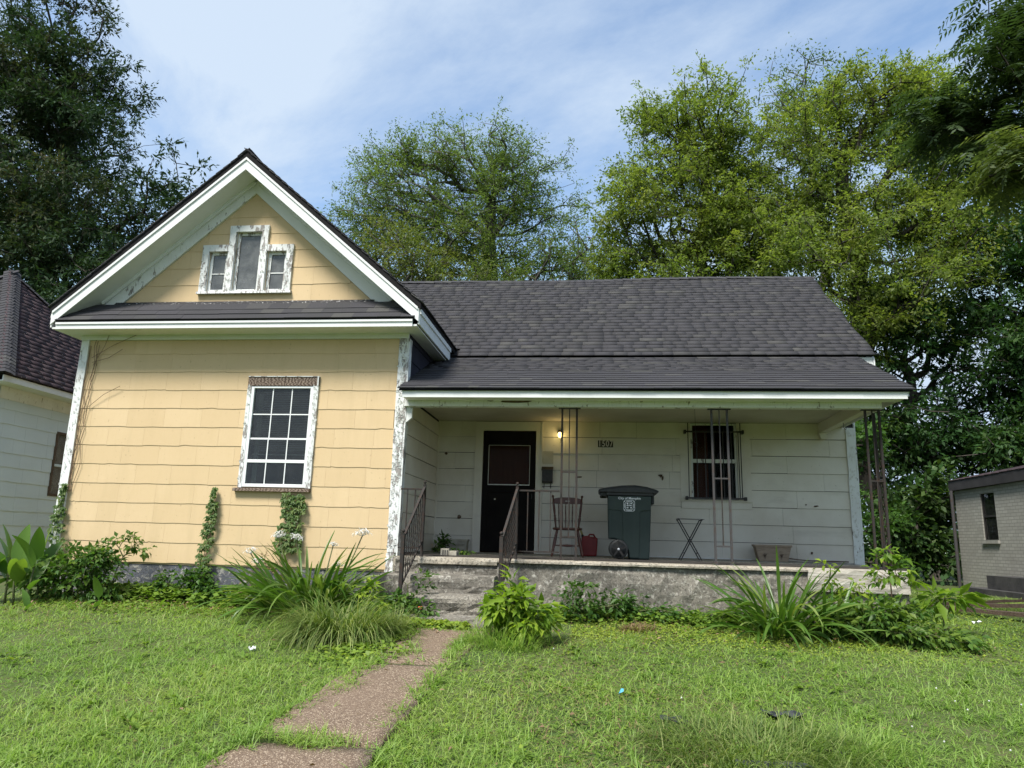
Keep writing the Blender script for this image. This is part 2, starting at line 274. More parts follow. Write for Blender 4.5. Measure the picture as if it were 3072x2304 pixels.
# ------------------------------------------------------------------ helpers
WL = {}                                       # world location of each object made here
def tag(o, label=None, cat=None, group=None, kind=None):
    if label: o['label'] = label
    if cat: o['category'] = cat
    if group: o['group'] = group
    if kind: o['kind'] = kind
    return o
def thing(name, label, cat, loc=(0, 0, 0), group=None, rz=0.0):
    o = bpy.data.objects.new(name, None); col.objects.link(o); o.empty_display_size = .2
    o.location = loc; o.rotation_euler = (0, 0, rz); WL[o.name] = Vector(loc)
    return tag(o, label, cat, group)
def link(name, me, parent=None, loc=(0, 0, 0), local=False):
    o = bpy.data.objects.new(name, me); col.objects.link(o); loc = Vector(loc)
    if parent is not None:
        o.parent = parent; o.location = loc if local else loc - WL[parent.name]
    else: o.location = loc
    WL[o.name] = Vector((0, 0, 0)) if local and parent is None else loc
    return o
class MB:
    """collects verts and faces, build() links them as one mesh object"""
    def __init__(s): s.v = []; s.f = []
    def add(s, vs, fs):
        b = len(s.v); s.v += [tuple(x) for x in vs]; s.f += [tuple(b+i for i in f) for f in fs]; return s
    def box(s, a, b):
        (x0, y0, z0), (x1, y1, z1) = a, b
        x0, x1 = min(x0, x1), max(x0, x1); y0, y1 = min(y0, y1), max(y0, y1); z0, z1 = min(z0, z1), max(z0, z1)
        return s.add([(x0, y0, z0), (x1, y0, z0), (x1, y1, z0), (x0, y1, z0), (x0, y0, z1), (x1, y0, z1), (x1, y1, z1), (x0, y1, z1)],
                     [(0, 3, 2, 1), (4, 5, 6, 7), (0, 1, 5, 4), (1, 2, 6, 5), (2, 3, 7, 6), (3, 0, 4, 7)])
    def prism(s, poly, vec):
        """polygon (3-D points) swept along vec"""
        n = len(poly); v = Vector(vec); p = [Vector(q) for q in poly]
        s.add(p + [q+v for q in p], [tuple(range(n))[::-1], tuple(range(n, 2*n))] + [(i, (i+1) % n, n+(i+1) % n, n+i) for i in range(n)]); return s
    def tube(s, pts, rad, sides=8, cap=True):
        pts = [Vector(p) for p in pts]; n = len(pts); rad = [rad]*n if isinstance(rad, (int, float)) else rad
        vs = []; up = Vector((0, 0, 1)); prev = None
        for i, p in enumerate(pts):
            d = (pts[min(i+1, n-1)] - pts[max(i-1, 0)]).normalized()
            a = prev if prev is not None else (up if abs(d.z) < .95 else Vector((1, 0, 0)))
            x = (a - d*a.dot(d)).normalized(); y = d.cross(x); prev = x
            for k in range(sides):
                t = 2*math.pi*k/sides; vs.append(p + (x*math.cos(t) + y*math.sin(t))*rad[i])
        fs = [(i*sides+k, i*sides+(k+1) % sides, (i+1)*sides+(k+1) % sides, (i+1)*sides+k) for i in range(n-1) for k in range(sides)]
        if cap: fs += [tuple(range(sides))[::-1], tuple((n-1)*sides+k for k in range(sides))]
        return s.add(vs, fs)
    def bar(s, a, b, w, d, up=(0, 0, 1)):
        """rectangular bar from a to b; w across, d along 'up'"""
        a, b = Vector(a), Vector(b); t = (b-a).normalized(); u = Vector(up)
        if abs(t.dot(u)) > .98: u = Vector((0, 1, 0))
        x = t.cross(u).normalized(); y = x.cross(t)
        q = [x*sx*w/2 + y*sy*d/2 for sx, sy in ((-1, -1), (1, -1), (1, 1), (-1, 1))]
        return s.add([a+k for k in q] + [b+k for k in q], [(3, 2, 1, 0), (4, 5, 6, 7), (0, 1, 5, 4), (1, 2, 6, 5), (2, 3, 7, 6), (3, 0, 4, 7)])
    def lathe(s, c, axis, prof, sides=16):
        """prof: list of (distance along axis, radius)"""
        c = Vector(c); ax = Vector(axis).normalized()
        return s.tube([c + ax*d for d, _ in prof], [max(r, 1e-4) for _, r in prof], sides)
    def build(s, name, mat, parent=None, smooth=False, bevel=0, local=False, label=None):
        me = bpy.data.meshes.new(name); me.from_pydata(s.v, [], s.f); me.materials.append(MAT[mat] if isinstance(mat, str) else mat)
        if smooth: me.polygons.foreach_set('use_smooth', [True]*len(me.polygons))
        me.update(); o = link(name, me, parent, local=local)
        if bevel:
            b = o.modifiers.new('bevel', 'BEVEL'); b.width = bevel; b.segments = 2; b.limit_method = 'ANGLE'; b.angle_limit = R(40)
        if label: o['label'] = label
        return o
def fast_mesh(name, V, Fq, mat, tint=None, smooth=False):
    """numpy verts (n,3) and faces (m,k) -> mesh, optional per-face tint"""
    V = np.asarray(V, dtype=np.float32); Fq = np.asarray(Fq, dtype=np.int32); m, k = Fq.shape
    me = bpy.data.meshes.new(name); me.vertices.add(len(V)); me.vertices.foreach_set('co', V.ravel())
    me.loops.add(m*k); me.loops.foreach_set('vertex_index', Fq.ravel())
    me.polygons.add(m); me.polygons.foreach_set('loop_start', np.arange(0, m*k, k, dtype=np.int32))
    me.update(calc_edges=True)
    if smooth: me.polygons.foreach_set('use_smooth', np.ones(m, dtype=bool))
    if tint is not None:
        a = me.attributes.new('tint', 'FLOAT', 'FACE'); a.data.foreach_set('value', np.asarray(tint, dtype=np.float32))
    me.materials.append(MAT[mat] if isinstance(mat, str) else mat); return me
GY = [-40, 2.0, 3.4, 4.8, 6.5, 8.0, 9.0, 9.9, 12, 40, 400]
GZ = [-.86, -.80, -.74, -.60, -.36, -.22, -.13, -.04, 0, .05, .6]
def gz(x, y):
    x = np.asarray(x, dtype=float); y = np.asarray(y, dtype=float)
    z = np.interp(y, GY, GZ)
    return z + .018*np.sin(x*1.7+.6)*np.cos(y*1.3) + .010*np.sin(x*4.1+y*3.3)
def gz1(x, y): return float(gz(x, y))
# ================================================================== ground and path
PATH_PTS = [(3.0, -2.16, -1.18), (4.8, -2.45, -1.48), (5.6, -2.33, -1.46), (6.6, -2.22, -1.36), (7.6, -2.13, -1.28), (8.72, -2.1, -1.2)]  # y, left x, right x
def path_edges(y):
    ys = [p[0] for p in PATH_PTS]; return np.interp(y, ys, [p[1] for p in PATH_PTS]), np.interp(y, ys, [p[2] for p in PATH_PTS])
VIS_L = [(3.0, -2.2), (4.69, -2.43), (4.99, -2.40), (5.34, -2.35), (5.64, -2.27), (6.0, -2.2), (6.2, -2.02), (6.3, -1.95), (6.45, -2.04), (6.57, -2.09), (7.09, -1.95), (7.36, -1.74), (7.6, -1.85), (7.91, -1.97), (8.6, -2.0)]
VIS_R = [(3.0, -1.2), (4.84, -1.47), (5.21, -1.45), (5.46, -1.52), (5.66, -1.56), (5.88, -1.49), (6.42, -1.42), (7.36, -1.45), (8.02, -1.42), (8.6, -1.4)]
def worn_edges(y):
    return np.interp(y, *zip(*VIS_L))-.05, np.interp(y, *zip(*VIS_R))+.035       # the part of the path that grass has left open
def build_ground():
    xs = np.concatenate([[-600, -200, -80, -40, -25], np.arange(-16, 16.01, .25), [25, 40, 80, 200, 600]])
    ys = np.concatenate([[-300, -100, -40, -15, -5, 0], np.arange(2, 14, .2), [15, 18, 22, 28, 40, 80, 200, 900]])
    X, Y = np.meshgrid(xs, ys); Z = gz(X, Y); V = np.stack([X, Y, Z], -1).reshape(-1, 3); nx = len(xs)
    F = [(j*nx+i, j*nx+i+1, (j+1)*nx+i+1, (j+1)*nx+i) for j in range(len(ys)-1) for i in range(nx-1)]
    o = link('ground', fast_mesh('ground', V, F, 'soil', smooth=True)); o['kind'] = 'structure'; o['label'] = 'lawn ground sloping down from the house'
    # the walk, in three slabs with joints
    cuts = [(2.6, 5.16), (5.24, 7.02), (7.06, 8.60)]
    path = None
    for k, (ya, yb) in enumerate(cuts):
        n = 14; V = []; rnd = np.random.default_rng(60+k)
        for i in range(n+1):
            y = ya+(yb-ya)*i/n; l, r_ = path_edges(y); tilt = .012*math.sin(k*2+1)
            for j in range(9):
                t = j/8; x = l+(r_-l)*t + (rnd.normal(0, .012) if j in (0, 8) else 0)
                z = np.interp(y, GY, GZ) + .034 + tilt*(t-.5) - (.02 if i in (0, n) else 0)
                V.append((x, y, z))
        b = len(V); F = [(i*9+j, i*9+j+1, (i+1)*9+j+1, (i+1)*9+j) for i in range(n) for j in range(8)]
        V2 = [(x, y, z-.10) for x, y, z in V]
        rim = [j for j in range(9)] + [i*9+8 for i in range(1, n+1)] + [n*9+j for j in range(7, -1, -1)] + [i*9 for i in range(n-1, 0, -1)]
        F += [(rim[i], b+rim[i], b+rim[(i+1) % len(rim)], rim[(i+1) % len(rim)]) for i in range(len(rim))]
        me = fast_mesh('garden_path', V+V2, F, 'path')
        if path is None: path = link('garden_path', me); path['kind'] = 'structure'; path['label'] = 'reddish brown exposed aggregate path'
        else: link('path_slab', me, path)
build_ground()
# ================================================================== the house
WX0, WX1 = -7.90, -2.75            # front wing, left and right
PW = 12.30                         # porch back wall plane
FW = 10.0                          # front wing wall plane
HXR = 4.11                         # right end of the house
RC, PITCH_G = -5.33, .865          # gable ridge X and roof pitch
house = thing('house', 'yellow sided cottage with dark shingle roof, front gable and open porch', 'house', (-1.9, 13.0, 0.0))
def H(mb, name, mat, parent=None, **k): return mb.build(name, mat, parent or house, **k)

# --- wavy siding plates -------------------------------------------------
def clip(poly, n, d):
    """keep the part of a 2-D polygon where n.p <= d"""
    out = []
    for i in range(len(poly)):
        a, b = poly[i], poly[(i+1) % len(poly)]
        da, db = n[0]*a[0]+n[1]*a[1]-d, n[0]*b[0]+n[1]*b[1]-d
        if da <= 0: out.append(a)
        if (da < 0 < db) or (db < 0 < da):
            t = da/(da-db); out.append((a[0]+(b[0]-a[0])*t, a[1]+(b[1]-a[1])*t))
    return out
def plate_poly(x0, x1, z0, z1, wave, ph, nseg=7):
    pts = []
    for i in range(nseg+1):
        x = x0 + (x1-x0)*i/nseg
        chip = random.uniform(.004, .014) if wave and random.random() < .02 else 0
        pts.append((x, z0 + chip + wave*(math.sin(x*10.5+ph) + .5*math.sin(x*23+ph*1.7))))
    return pts + [(x1, z1), (x0, z1)]
def plate_mesh(polys, frame, zb, zt, proud, thick, mat):
    """2-D polygons in wall coordinates -> tilted plates; frame(x, z, out) gives a 3-D point"""
    mb = MB()
    for poly in polys:
        if len(poly) < 3: continue
        n = len(poly)
        o = [proud*(1-(z-zb)/(zt-zb+1e-6))+.003 for x, z in poly]
        fr = [frame(x, z, q+thick) for (x, z), q in zip(poly, o)]; bk = [frame(x, z, -.004) for (x, z) in poly]
        mb.add(fr+bk, [tuple(range(n)), tuple(range(n, 2*n))[::-1]] + [(i, n+i, n+(i+1) % n, (i+1) % n) for i in range(n)])
    me = bpy.data.meshes.new('siding'); me.from_pydata(mb.v, [], mb.f); me.materials.append(MAT[mat]); me.update(); return me
def lay_siding(parent, name, mat, frame, x0, x1, z0, z1, expo, width, wave=.004, holes=(), clips=(), proud=.007, thick=.004, seed=1, gap=.0016, over=.012):
    rnd = random.Random(seed); k = 0; zb = z0
    while zb < z1 - .02:
        zt = min(zb + expo + over, z1)
        x = x0 - width*((k % 2)*.5 + rnd.uniform(.05, .25)); ph = rnd.uniform(0, 6)
        while x < x1:
            w = width*rnd.choice((1, 1, 1, 1, .98, .94, .5)); a, b = max(x, x0), min(x+w-gap, x1); x += w
            if b - a < .03: continue
            dz = rnd.uniform(-.0035, .0035)
            polys = [plate_poly(a, b, zb+dz, zt, wave, ph)]
            for (hx0, hx1, hz0, hz1) in holes:
                new = []
                for p in polys:
                    if b <= hx0 or a >= hx1 or zt <= hz0 or zb >= hz1: new.append(p); continue
                    new.append(clip(p, (1, 0), hx0)); new.append(clip(p, (-1, 0), -hx1))
                    mid = clip(clip(p, (1, 0), hx1), (-1, 0), -hx0)
                    new.append(clip(mid, (0, 1), hz0)); new.append(clip(mid, (0, -1), -hz1))
                polys = [p for p in new if len(p) >= 3]
            for (n, d) in clips: polys = [clip(p, n, d) for p in polys]
            polys = [p for p in polys if len(p) >= 3]
            if not polys: continue
            ar = sum(abs(sum(p[i][0]*p[(i+1) % len(p)][1]-p[(i+1) % len(p)][0]*p[i][1] for i in range(len(p))))/2 for p in polys)
            if ar < .0015: continue
            link(name, plate_mesh(polys, frame, zb, zb+expo, proud, thick, mat), parent)
        zb += expo; k += 1

# --- front wing -----------------------------------------------------------
FWIN = (-5.075, -4.125, 1.515, 2.985)                                     # opening of the front window
m = MB()                                                                  # wall core round the window
m.box((WX0+.02, FW+.022, .40), (FWIN[0], FW+.14, 3.82)).box((FWIN[1], FW+.022, .40), (WX1-.02, FW+.14, 3.82))
m.box((FWIN[0], FW+.022, .40), (FWIN[1], FW+.14, FWIN[2])).box((FWIN[0], FW+.022, FWIN[3]), (FWIN[1], FW+.14, 3.82))
front_wall = H(m, 'front_wall', 'yellow')
fr_front = lambda x, z, o: (x, FW+.018-o, z)
lay_siding(front_wall, 'siding_shingle', 'yellow', fr_front, WX0+.12, WX1-.13, .424, 3.70, .2782, .585, wave=.0026, holes=[(-5.15, -4.05, 1.50, 3.135)], seed=4)
# gable wall above the pent roof; three small openings
GW = [(-5.995, -5.69, 4.47, 5.12), (-5.58, -5.155, 4.47, 5.435), (-5.05, -4.735, 4.47, 5.11)]
m = MB(); gz0 = 4.10
xs = [-7.5] + [v for g in GW for v in g[:2]] + [-3.2]
def gtop(x): return 6.20 - PITCH_G*abs(x-RC)
def gseg(m, xa, xb, z0, ztop=None):
    cuts = [xa] + ([RC] if xa < RC < xb else []) + [xb]
    poly = [(xa, FW+.022, z0), (xb, FW+.022, z0)]
    top = [(x, FW+.022, ztop if ztop else gtop(x)) for x in cuts[::-1]]
    m.prism(poly+top, (0, .10, 0))
gseg(m, xs[0], xs[1], gz0); gseg(m, xs[2], xs[3], gz0); gseg(m, xs[4], xs[5], gz0); gseg(m, xs[6], xs[7], gz0)
for g in GW: gseg(m, g[0], g[1], gz0, g[2]); gseg(m, g[0], g[1], g[3])
gable_wall = H(m, 'gable_wall', 'yellow')
sl = .90
lay_siding(gable_wall, 'siding_shingle', 'yellow', fr_front, -7.35, -3.30, 4.018, 6.2, .2775, .585, wave=.002,
           holes=[(-6.095, -5.67, 4.43, 5.215), (-5.68, -5.06, 4.43, 5.525), (-5.07, -4.635, 4.43, 5.205)],
           clips=[((sl, 1), 6.075+sl*RC), ((-sl, 1), 6.075-sl*RC)], seed=9)
# foundation strip, side and back walls
m = MB(); m.box((WX0+.04, FW+.03, -.5), (WX1-.06, FW+.2, .43)); H(m, 'foundation', 'foundation')
m = MB(); m.box((WX0, FW+.16, -.4), (WX0+.12, 18.0, 3.82)); H(m, 'left_wall', 'yellow')
m = MB(); m.box((WX0+.12, 17.88, -.4), (HXR-.12, 18.0, 3.90)); H(m, 'back_wall', 'porch_siding')
m = MB().prism([(HXR-.12, PW+.16, -.4), (HXR-.12, 18.0, -.4), (HXR-.12, 18.0, 3.8), (HXR-.12, 15.05, 6.28), (HXR-.12, PW+.16, 4.02)], (.12, 0, 0)); H(m, 'right_wall', 'porch_siding')
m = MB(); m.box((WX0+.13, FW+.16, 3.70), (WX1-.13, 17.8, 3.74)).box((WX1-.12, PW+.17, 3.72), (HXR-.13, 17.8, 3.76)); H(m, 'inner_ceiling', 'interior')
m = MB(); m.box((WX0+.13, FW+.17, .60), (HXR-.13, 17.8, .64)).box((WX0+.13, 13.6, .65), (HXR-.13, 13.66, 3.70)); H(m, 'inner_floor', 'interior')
# wing side wall facing the porch, lower boards light and upper shingles dark
m = MB(); m.box((WX1-.12, FW+.16, -.4), (WX1-.018, PW+.14, 3.82)); side_wall = H(m, 'wing_side_wall', 'interior')
fr_side = lambda y, z, o: (WX1-.018+o, y, z)
lay_siding(side_wall, 'siding_board', 'porch_siding', fr_side, FW+.02, PW-.02, .66, 2.84, .2785, 1.22, wave=0, proud=.016, seed=3, over=-.006)
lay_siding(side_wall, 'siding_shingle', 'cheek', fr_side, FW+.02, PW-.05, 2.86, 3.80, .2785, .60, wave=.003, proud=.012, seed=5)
# corner boards of the wing
def post_board(name, x0, x1, y0, y1, z0, z1, mat, seg=10, amp=.004, seed=0, label=None):
    """a board with slightly uneven edges"""
    rnd = random.Random(seed); mb = MB(); vs = []; n = seg+1
    for i in range(n):
        z = z0 + (z1-z0)*i/seg; e = [rnd.uniform(-amp, amp) for _ in range(4)]
        vs += [(x0+e[0], y0+e[1]*.4, z), (x1+e[2], y0+e[1]*.4, z), (x1+e[2], y1, z), (x0+e[0], y1, z)]
    fs = [(0, 3, 2, 1), tuple(4*(n-1)+k for k in range(4))]
    for i in range(n-1): fs += [(4*i+k, 4*i+(k+1) % 4, 4*i+4+(k+1) % 4, 4*i+4+k) for k in range(4)]
    mb.add(vs, fs); return H(mb, name, mat, label=label)
post_board('corner_board', WX0-.005, WX0+.125, FW-.022, FW+.02, .40, 3.70, 'white_worn', seed=1, label='chipped white corner board')
post_board('corner_board', WX1-.135, WX1-.003, FW-.024, FW+.02, .66, 3.70, 'white_peel', seed=2, label='peeling white corner board beside the porch')
post_board('corner_board', WX1-.14, WX1-.03, FW-.026, FW+.02, .38, .652, 'white_peel', seed=6, amp=.012, label='rotted foot of the corner board')
post_board('corner_board', WX1-.002, WX1+.022, FW-.02, FW+.12, .60, 3.70, 'white_peel', seed=3)
m = MB(); m.box((WX0-.004, FW-.030, 3.703), (WX1+.004, FW+.02, 3.84)); H(m, 'frieze_board', 'white_trim')
m = MB(); m.prism([(WX0-.02, FW-.031, 3.775), (WX0-.02, FW-.031, 3.835), (WX0-.02, FW-.085, 3.835)], (WX1-WX0+.04, 0, 0)); H(m, 'crown_moulding', 'white_trim')
# pent roof between gable and wall
PF = 9.60
m = MB(); m.box((-8.12, PF+.004, 3.775), (-2.54, FW-.02, 3.80)).box((-2.742, FW-.02, 3.775), (-2.54, 12.0, 3.80)).box((-8.12, FW-.02, 3.775), (-7.91, 18.2, 3.80)); H(m, 'eave_soffit', 'white_trim')
m = MB(); m.box((-8.05, PF-.018, 3.765), (-2.60, PF+.002, 3.868)); H(m, 'pent_fascia', 'white_trim')
m = MB(); m.box((-8.05, PF-.034, 3.835), (-2.60, PF-.0185, 3.866)); H(m, 'pent_fascia_moulding', 'white_trim')
m = MB().prism([(-8.06, PF-.03, 3.87), (-8.06, PF-.03, 3.882), (-8.06, FW+.015, 4.29), (-8.06, FW+.015, 3.87)], (5.49, 0, 0)); pent_roof = H(m, 'pent_roof', 'roof_edge')
# gable roof: two sloping decks, rake boards, soffits
def slope_pt(side, dx, y, z_apex): return (RC+side*dx, y, z_apex-PITCH_G*dx)
for side in (-1, 1):
    yb = 18.2 if side < 0 else 16.2
    q = [slope_pt(side, 0, 9.565, 6.468), slope_pt(side, 2.84, 9.565, 6.468), slope_pt(side, 2.84, 9.565, 6.565), slope_pt(side, 0, 9.565, 6.565)]
    H(MB().prism(q, (0, yb-9.565, 0)), 'gable_roof_deck', 'roof_edge')
    q = [slope_pt(side, 0, PF-.022, 6.270), slope_pt(side, 2.815, PF-.022, 6.270), slope_pt(side, 2.815, PF-.022, 6.466), slope_pt(side, 0, PF-.022, 6.466)]
    H(MB().prism(q, (0, .024, 0)), 'rake_board', 'white_trim')
    q = [slope_pt(side, 0, PF-.040, 6.425), slope_pt(side, 2.80, PF-.040, 6.425), slope_pt(side, 2.80, PF-.040, 6.465), slope_pt(side, 0, PF-.040, 6.465)]
    H(MB().prism(q, (0, .017, 0)), 'rake_moulding', 'white_trim')
    q = [slope_pt(side, 0, PF+.003, 6.30), slope_pt(side, 2.75, PF+.003, 6.30), slope_pt(side, 2.75, PF+.003, 6.32), slope_pt(side, 0, PF+.003, 6.32)]
    H(MB().prism(q, (0, FW+.02-PF, 0)), 'rake_soffit', 'white_trim')
    # trim band along the rake on the wall, with its moulding
    a = slope_pt(side, 0, FW-.028, 6.305); b = slope_pt(side, 2.34, FW-.028, 6.305)
    c = (RC+side*2.05, FW-.028, 4.235); d = (RC, FW-.028, 6.075)
    H(MB().prism([a, b, c, d], (0, .05, 0)), 'gable_trim', 'white_worn' if side < 0 else 'white_trim')
    H(MB().bar(slope_pt(side, .02, FW-.048, 6.268), slope_pt(side, 2.3, FW-.048, 6.268), .035, .05), 'gable_moulding', 'white_trim')
    # fascia along the side eave
    x = RC+side*2.815; yend = 18.2 if side < 0 else 11.75
    m = MB(); m.box((x-.012*side, PF+.003, 3.80), (x+.012*side, yend, 4.02)); H(m, 'side_fascia', 'white_trim')
    m = MB(); m.box((x+.0125*side, PF+.003, 3.95), (x+.03*side, yend, 4.02)); H(m, 'side_fascia_moulding', 'white_trim')

# --- roof shingles ------------------------------------------------------
def tab_mesh():
    # unit tab: x 0..1 across, y 0..1 up the slope, thin wedge in z
    v = [(0, 0, 0), (1, 0, 0), (1, 1, -.012), (0, 1, -.012), (0, 0, .015), (1, 0, .015), (1, 1, .0005), (0, 1, .0005)]
    f = [(0, 3, 2, 1), (4, 5, 6, 7), (0, 1, 5, 4), (1, 2, 6, 5), (2, 3, 7, 6), (3, 0, 4, 7)]
    me = bpy.data.meshes.new('roof_shingle'); me.from_pydata(v, [], f); me.materials.append(MAT['roof']); return me
TAB = tab_mesh()
def lay_roof(parent, o, ux, uy, length_x, n_rows, expo, wmin, wmax, n_objects, seed, xleft=None, xright=None, mat='roof', sag=.004, rag=.45):
    """courses of tabs. o: lower-left corner, ux along the eave, uy up the slope (unit). First n_objects are objects, the rest one part"""
    rnd = random.Random(seed); ux, uy = Vector(ux).normalized(), Vector(uy).normalized(); nrm = ux.cross(uy).normalized(); o = Vector(o)
    V = []; F = []; cnt = 0
    for r in range(n_rows):
        x = (xleft(r*expo) if xleft else 0) ; xe = xright(r*expo) if xright else length_x
        x += -rnd.uniform(0, wmax); first = True
        lift_r = rnd.uniform(0, .003)
        while x < xe:
            w = rnd.uniform(wmin, wmax); a = max(x, xleft(r*expo) if xleft else 0); b = min(x+w-.001, xe); x += w
            if b-a < .02: continue
            h = expo*1.5; wob = sag*math.sin((a+b)*.9+r*.33) + rnd.uniform(-.003, .003)
            skew = (rnd.uniform(-.006, .006)+.006*math.sin(a*1.3+r))*rag
            p = o + ux*a + uy*(r*expo + skew) + nrm*(.002+lift_r+wob*.5+.004)
            if cnt < n_objects:
                ob = link('roof_shingle', TAB, parent, p)
                M4 = Matrix((ux*(b-a), uy*h, nrm)).transposed().to_4x4(); loc = p - WL[parent.name]
                ob.matrix_local = Matrix.Translation(loc) @ M4; cnt += 1
            else:
                k = len(V)
                for (tx, ty, tz) in [tuple(q.co) for q in TAB.vertices]: V.append(p + ux*(b-a)*tx + uy*h*ty + nrm*tz)
                F += [tuple(k+i for i in f) for f in ((0, 3, 2, 1), (4, 5, 6, 7), (0, 1, 5, 4), (1, 2, 6, 5), (2, 3, 7, 6), (3, 0, 4, 7))]
    if V:
        ob = link('roof_shingles', fast_mesh('roof_shingles', [tuple(q) for q in V], F, mat), parent); ob['kind'] = 'stuff'
# pent roof courses: tapered at both ends where it runs under the rakes
pu = Vector((0, FW-PF, 4.29-3.885)).normalized()
lay_roof(pent_roof, (-8.06, PF-.035, 3.884), (1, 0, 0), pu, 5.49, 3, .142, .28, .40, 60, 11, xleft=lambda s: max(0, (s-.02)*.85), xright=lambda s: 5.49-max(0, (s-.02)*.85))
m = MB().prism([(-7.42, FW-.105, 4.20), (-7.42, FW-.115, 4.208), (-7.42, FW-.03, 4.30), (-7.42, FW-.012, 4.30)], (4.12, 0, 0)); H(m, 'flashing_strip', 'tar', pent_roof, label='tarred flashing with white paint flecks')
# gable slope facing the porch and the one facing left
for side in (-1, 1):
    uy = Vector((-side, 0, PITCH_G)).normalized()
    if side > 0: lay_roof(house.children[[c.name for c in house.children].index('gable_roof_deck.001')], slope_pt(1, 2.86, 9.545, 6.568), (0, 1, 0), uy, 4.2, 26, .145, .28, .40, 0, 12)
    else: lay_roof(house.children[[c.name for c in house.children].index('gable_roof_deck')], slope_pt(-1, 2.86, 18.2, 6.568), (0, -1, 0), uy, 8.655, 26, .145, .28, .40, 0, 13)
m = MB()
for k in range(44):                                                        # ridge caps over the gable
    y = 9.54 + k*.15
    m.add([(RC-.14, y, 6.59-.115), (RC, y, 6.60), (RC+.14, y, 6.59-.115), (RC-.14, y+.2, 6.575-.115), (RC, y+.2, 6.585), (RC+.14, y+.2, 6.575-.115),
           (RC-.14, y, 6.575-.115), (RC, y, 6.585), (RC+.14, y, 6.575-.115)], [(0, 1, 4, 3), (1, 2, 5, 4), (6, 7, 1, 0), (7, 8, 2, 1)])
ob = H(m, 'ridge_caps', 'roof'); ob['kind'] = 'stuff'
# main roof
ME_Y, ME_Z, MP = 11.93, 3.935, .80
MR_Y = 15.05; MR_Z = ME_Z + MP*(MR_Y-ME_Y)
th = Vector((0, -MP, 1)).normalized()*.035
q = [(-8.10, ME_Y+.05, ME_Z+.028), (-8.10, MR_Y, MR_Z-.012), (-8.10, MR_Y, MR_Z-.05), (-8.10, ME_Y+.07, ME_Z-.01)]
q = [(-2.60, *p[1:]) for p in q]
main_roof = H(MB().prism(q, (7.0, 0, 0)).prism([(-5.4, 14.9, MR_Z-.17), (-5.4, MR_Y, MR_Z-.012), (-5.4, MR_Y, MR_Z-.2)], (2.8, 0, 0)).prism([(-5.4, 14.9, MR_Z-.17), (-5.4, 14.9, MR_Z-.22), (-2.60, ME_Y+.1, ME_Z-.02), (-2.60, ME_Y+.1, ME_Z+.05)], (0, .001, 0)), 'main_roof', 'roof_edge')
H(MB().prism([(-5.4, MR_Y+.001, MR_Z-.012), (-5.4, 18.3, MR_Z-MP*(18.3-MR_Y)), (-5.4, 18.3, MR_Z-MP*(18.3-MR_Y)-.04), (-5.4, MR_Y+.001, MR_Z-.06)], (9.8, 0, 0)), 'rear_roof_slope', 'roof')
mu = Vector((0, 1, MP)).normalized()
# the valley against the gable roof: X as a function of distance up the slope
def valley(s):
    z = ME_Z + s*mu.z; dxg = max(0, (6.60 - z)/PITCH_G)
    return (RC + dxg - .05) - (-5.4)
lay_roof(main_roof, (-5.4, ME_Y-.02, ME_Z-.012), (1, 0, 0), mu, 9.80, 27, .1465, .13, .36, 0, 21, xleft=lambda s: min(valley(s), 3.0), xright=lambda s: 9.81+.02*math.sin(s*4))
m = MB()
for k in range(50):
    x = -5.4 + k*.197; dz = .018*math.sin(k*.21)+random.uniform(-.004, .004)
    m.add([(x, MR_Y-.12, MR_Z-.055+dz), (x, MR_Y, MR_Z+.03+dz), (x, MR_Y+.12, MR_Z-.055+dz), (x+.22, MR_Y-.12, MR_Z-.068+dz), (x+.22, MR_Y, MR_Z+.017+dz), (x+.22, MR_Y+.12, MR_Z-.068+dz)], [(0, 3, 4, 1), (1, 4, 5, 2), (0, 1, 2)])
ob = H(m, 'ridge_caps', 'roof', main_roof); ob['kind'] = 'stuff'
m = MB(); m.box((4.02, ME_Y+.035, 3.75), (4.38, ME_Y+.055, ME_Z-.03)); H(m, 'main_fascia', 'white_trim')
H(MB().prism([(4.385, ME_Y+.02, ME_Z-.05), (4.385, MR_Y, MR_Z-.05), (4.385, MR_Y, MR_Z-.19), (4.385, ME_Y+.02, ME_Z-.19)], (.022, 0, 0)), 'right_rake_board', 'white_trim')
H(MB().box((HXR+.002, ME_Y+.04, 3.72), (4.38, PW+.2, 3.745)), 'right_soffit', 'white_trim')
# porch roof
PE_Y, PE_Z = 9.61, 2.885; PT_Y, PT_Z = 12.05, 3.955
pp = (PT_Z-PE_Z)/(PT_Y-PE_Y); pru = Vector((0, 1, pp)).normalized()
porch_roof = H(MB().prism([(-2.745, PE_Y, PE_Z-.014), (-2.745, PT_Y, PT_Z-.014), (-2.745, PT_Y, PT_Z-.05), (-2.745, PE_Y, PE_Z-.036)], (6.72, 0, 0)), 'porch_roof', 'roof_edge')
lay_roof(porch_roof, (-2.76, PE_Y-.02, PE_Z-.014), (1, 0, 0), pru, 6.78, 17, .1465, .14, .38, 240, 31, xright=lambda s: 6.765+.012*math.sin(s*9)+.05*s)
# lifted strip of shingles where the main eave laps the porch roof
m = MB(); rnd = random.Random(5)
x = 0.55
while x < 3.2:
    w = rnd.uniform(.10, .24)
    if rnd.random() < .72: m.add([(x, ME_Y-.035, ME_Z-.075), (x+w, ME_Y-.035, ME_Z-.075+rnd.uniform(-.006, .006)), (x+w, ME_Y+.03, ME_Z-.035), (x, ME_Y+.03, ME_Z-.035)], [(0, 1, 2, 3)])
    x += w+rnd.uniform(.0, .05)
ob = H(m, 'torn_shingles', 'roof', main_roof); ob['kind'] = 'stuff'
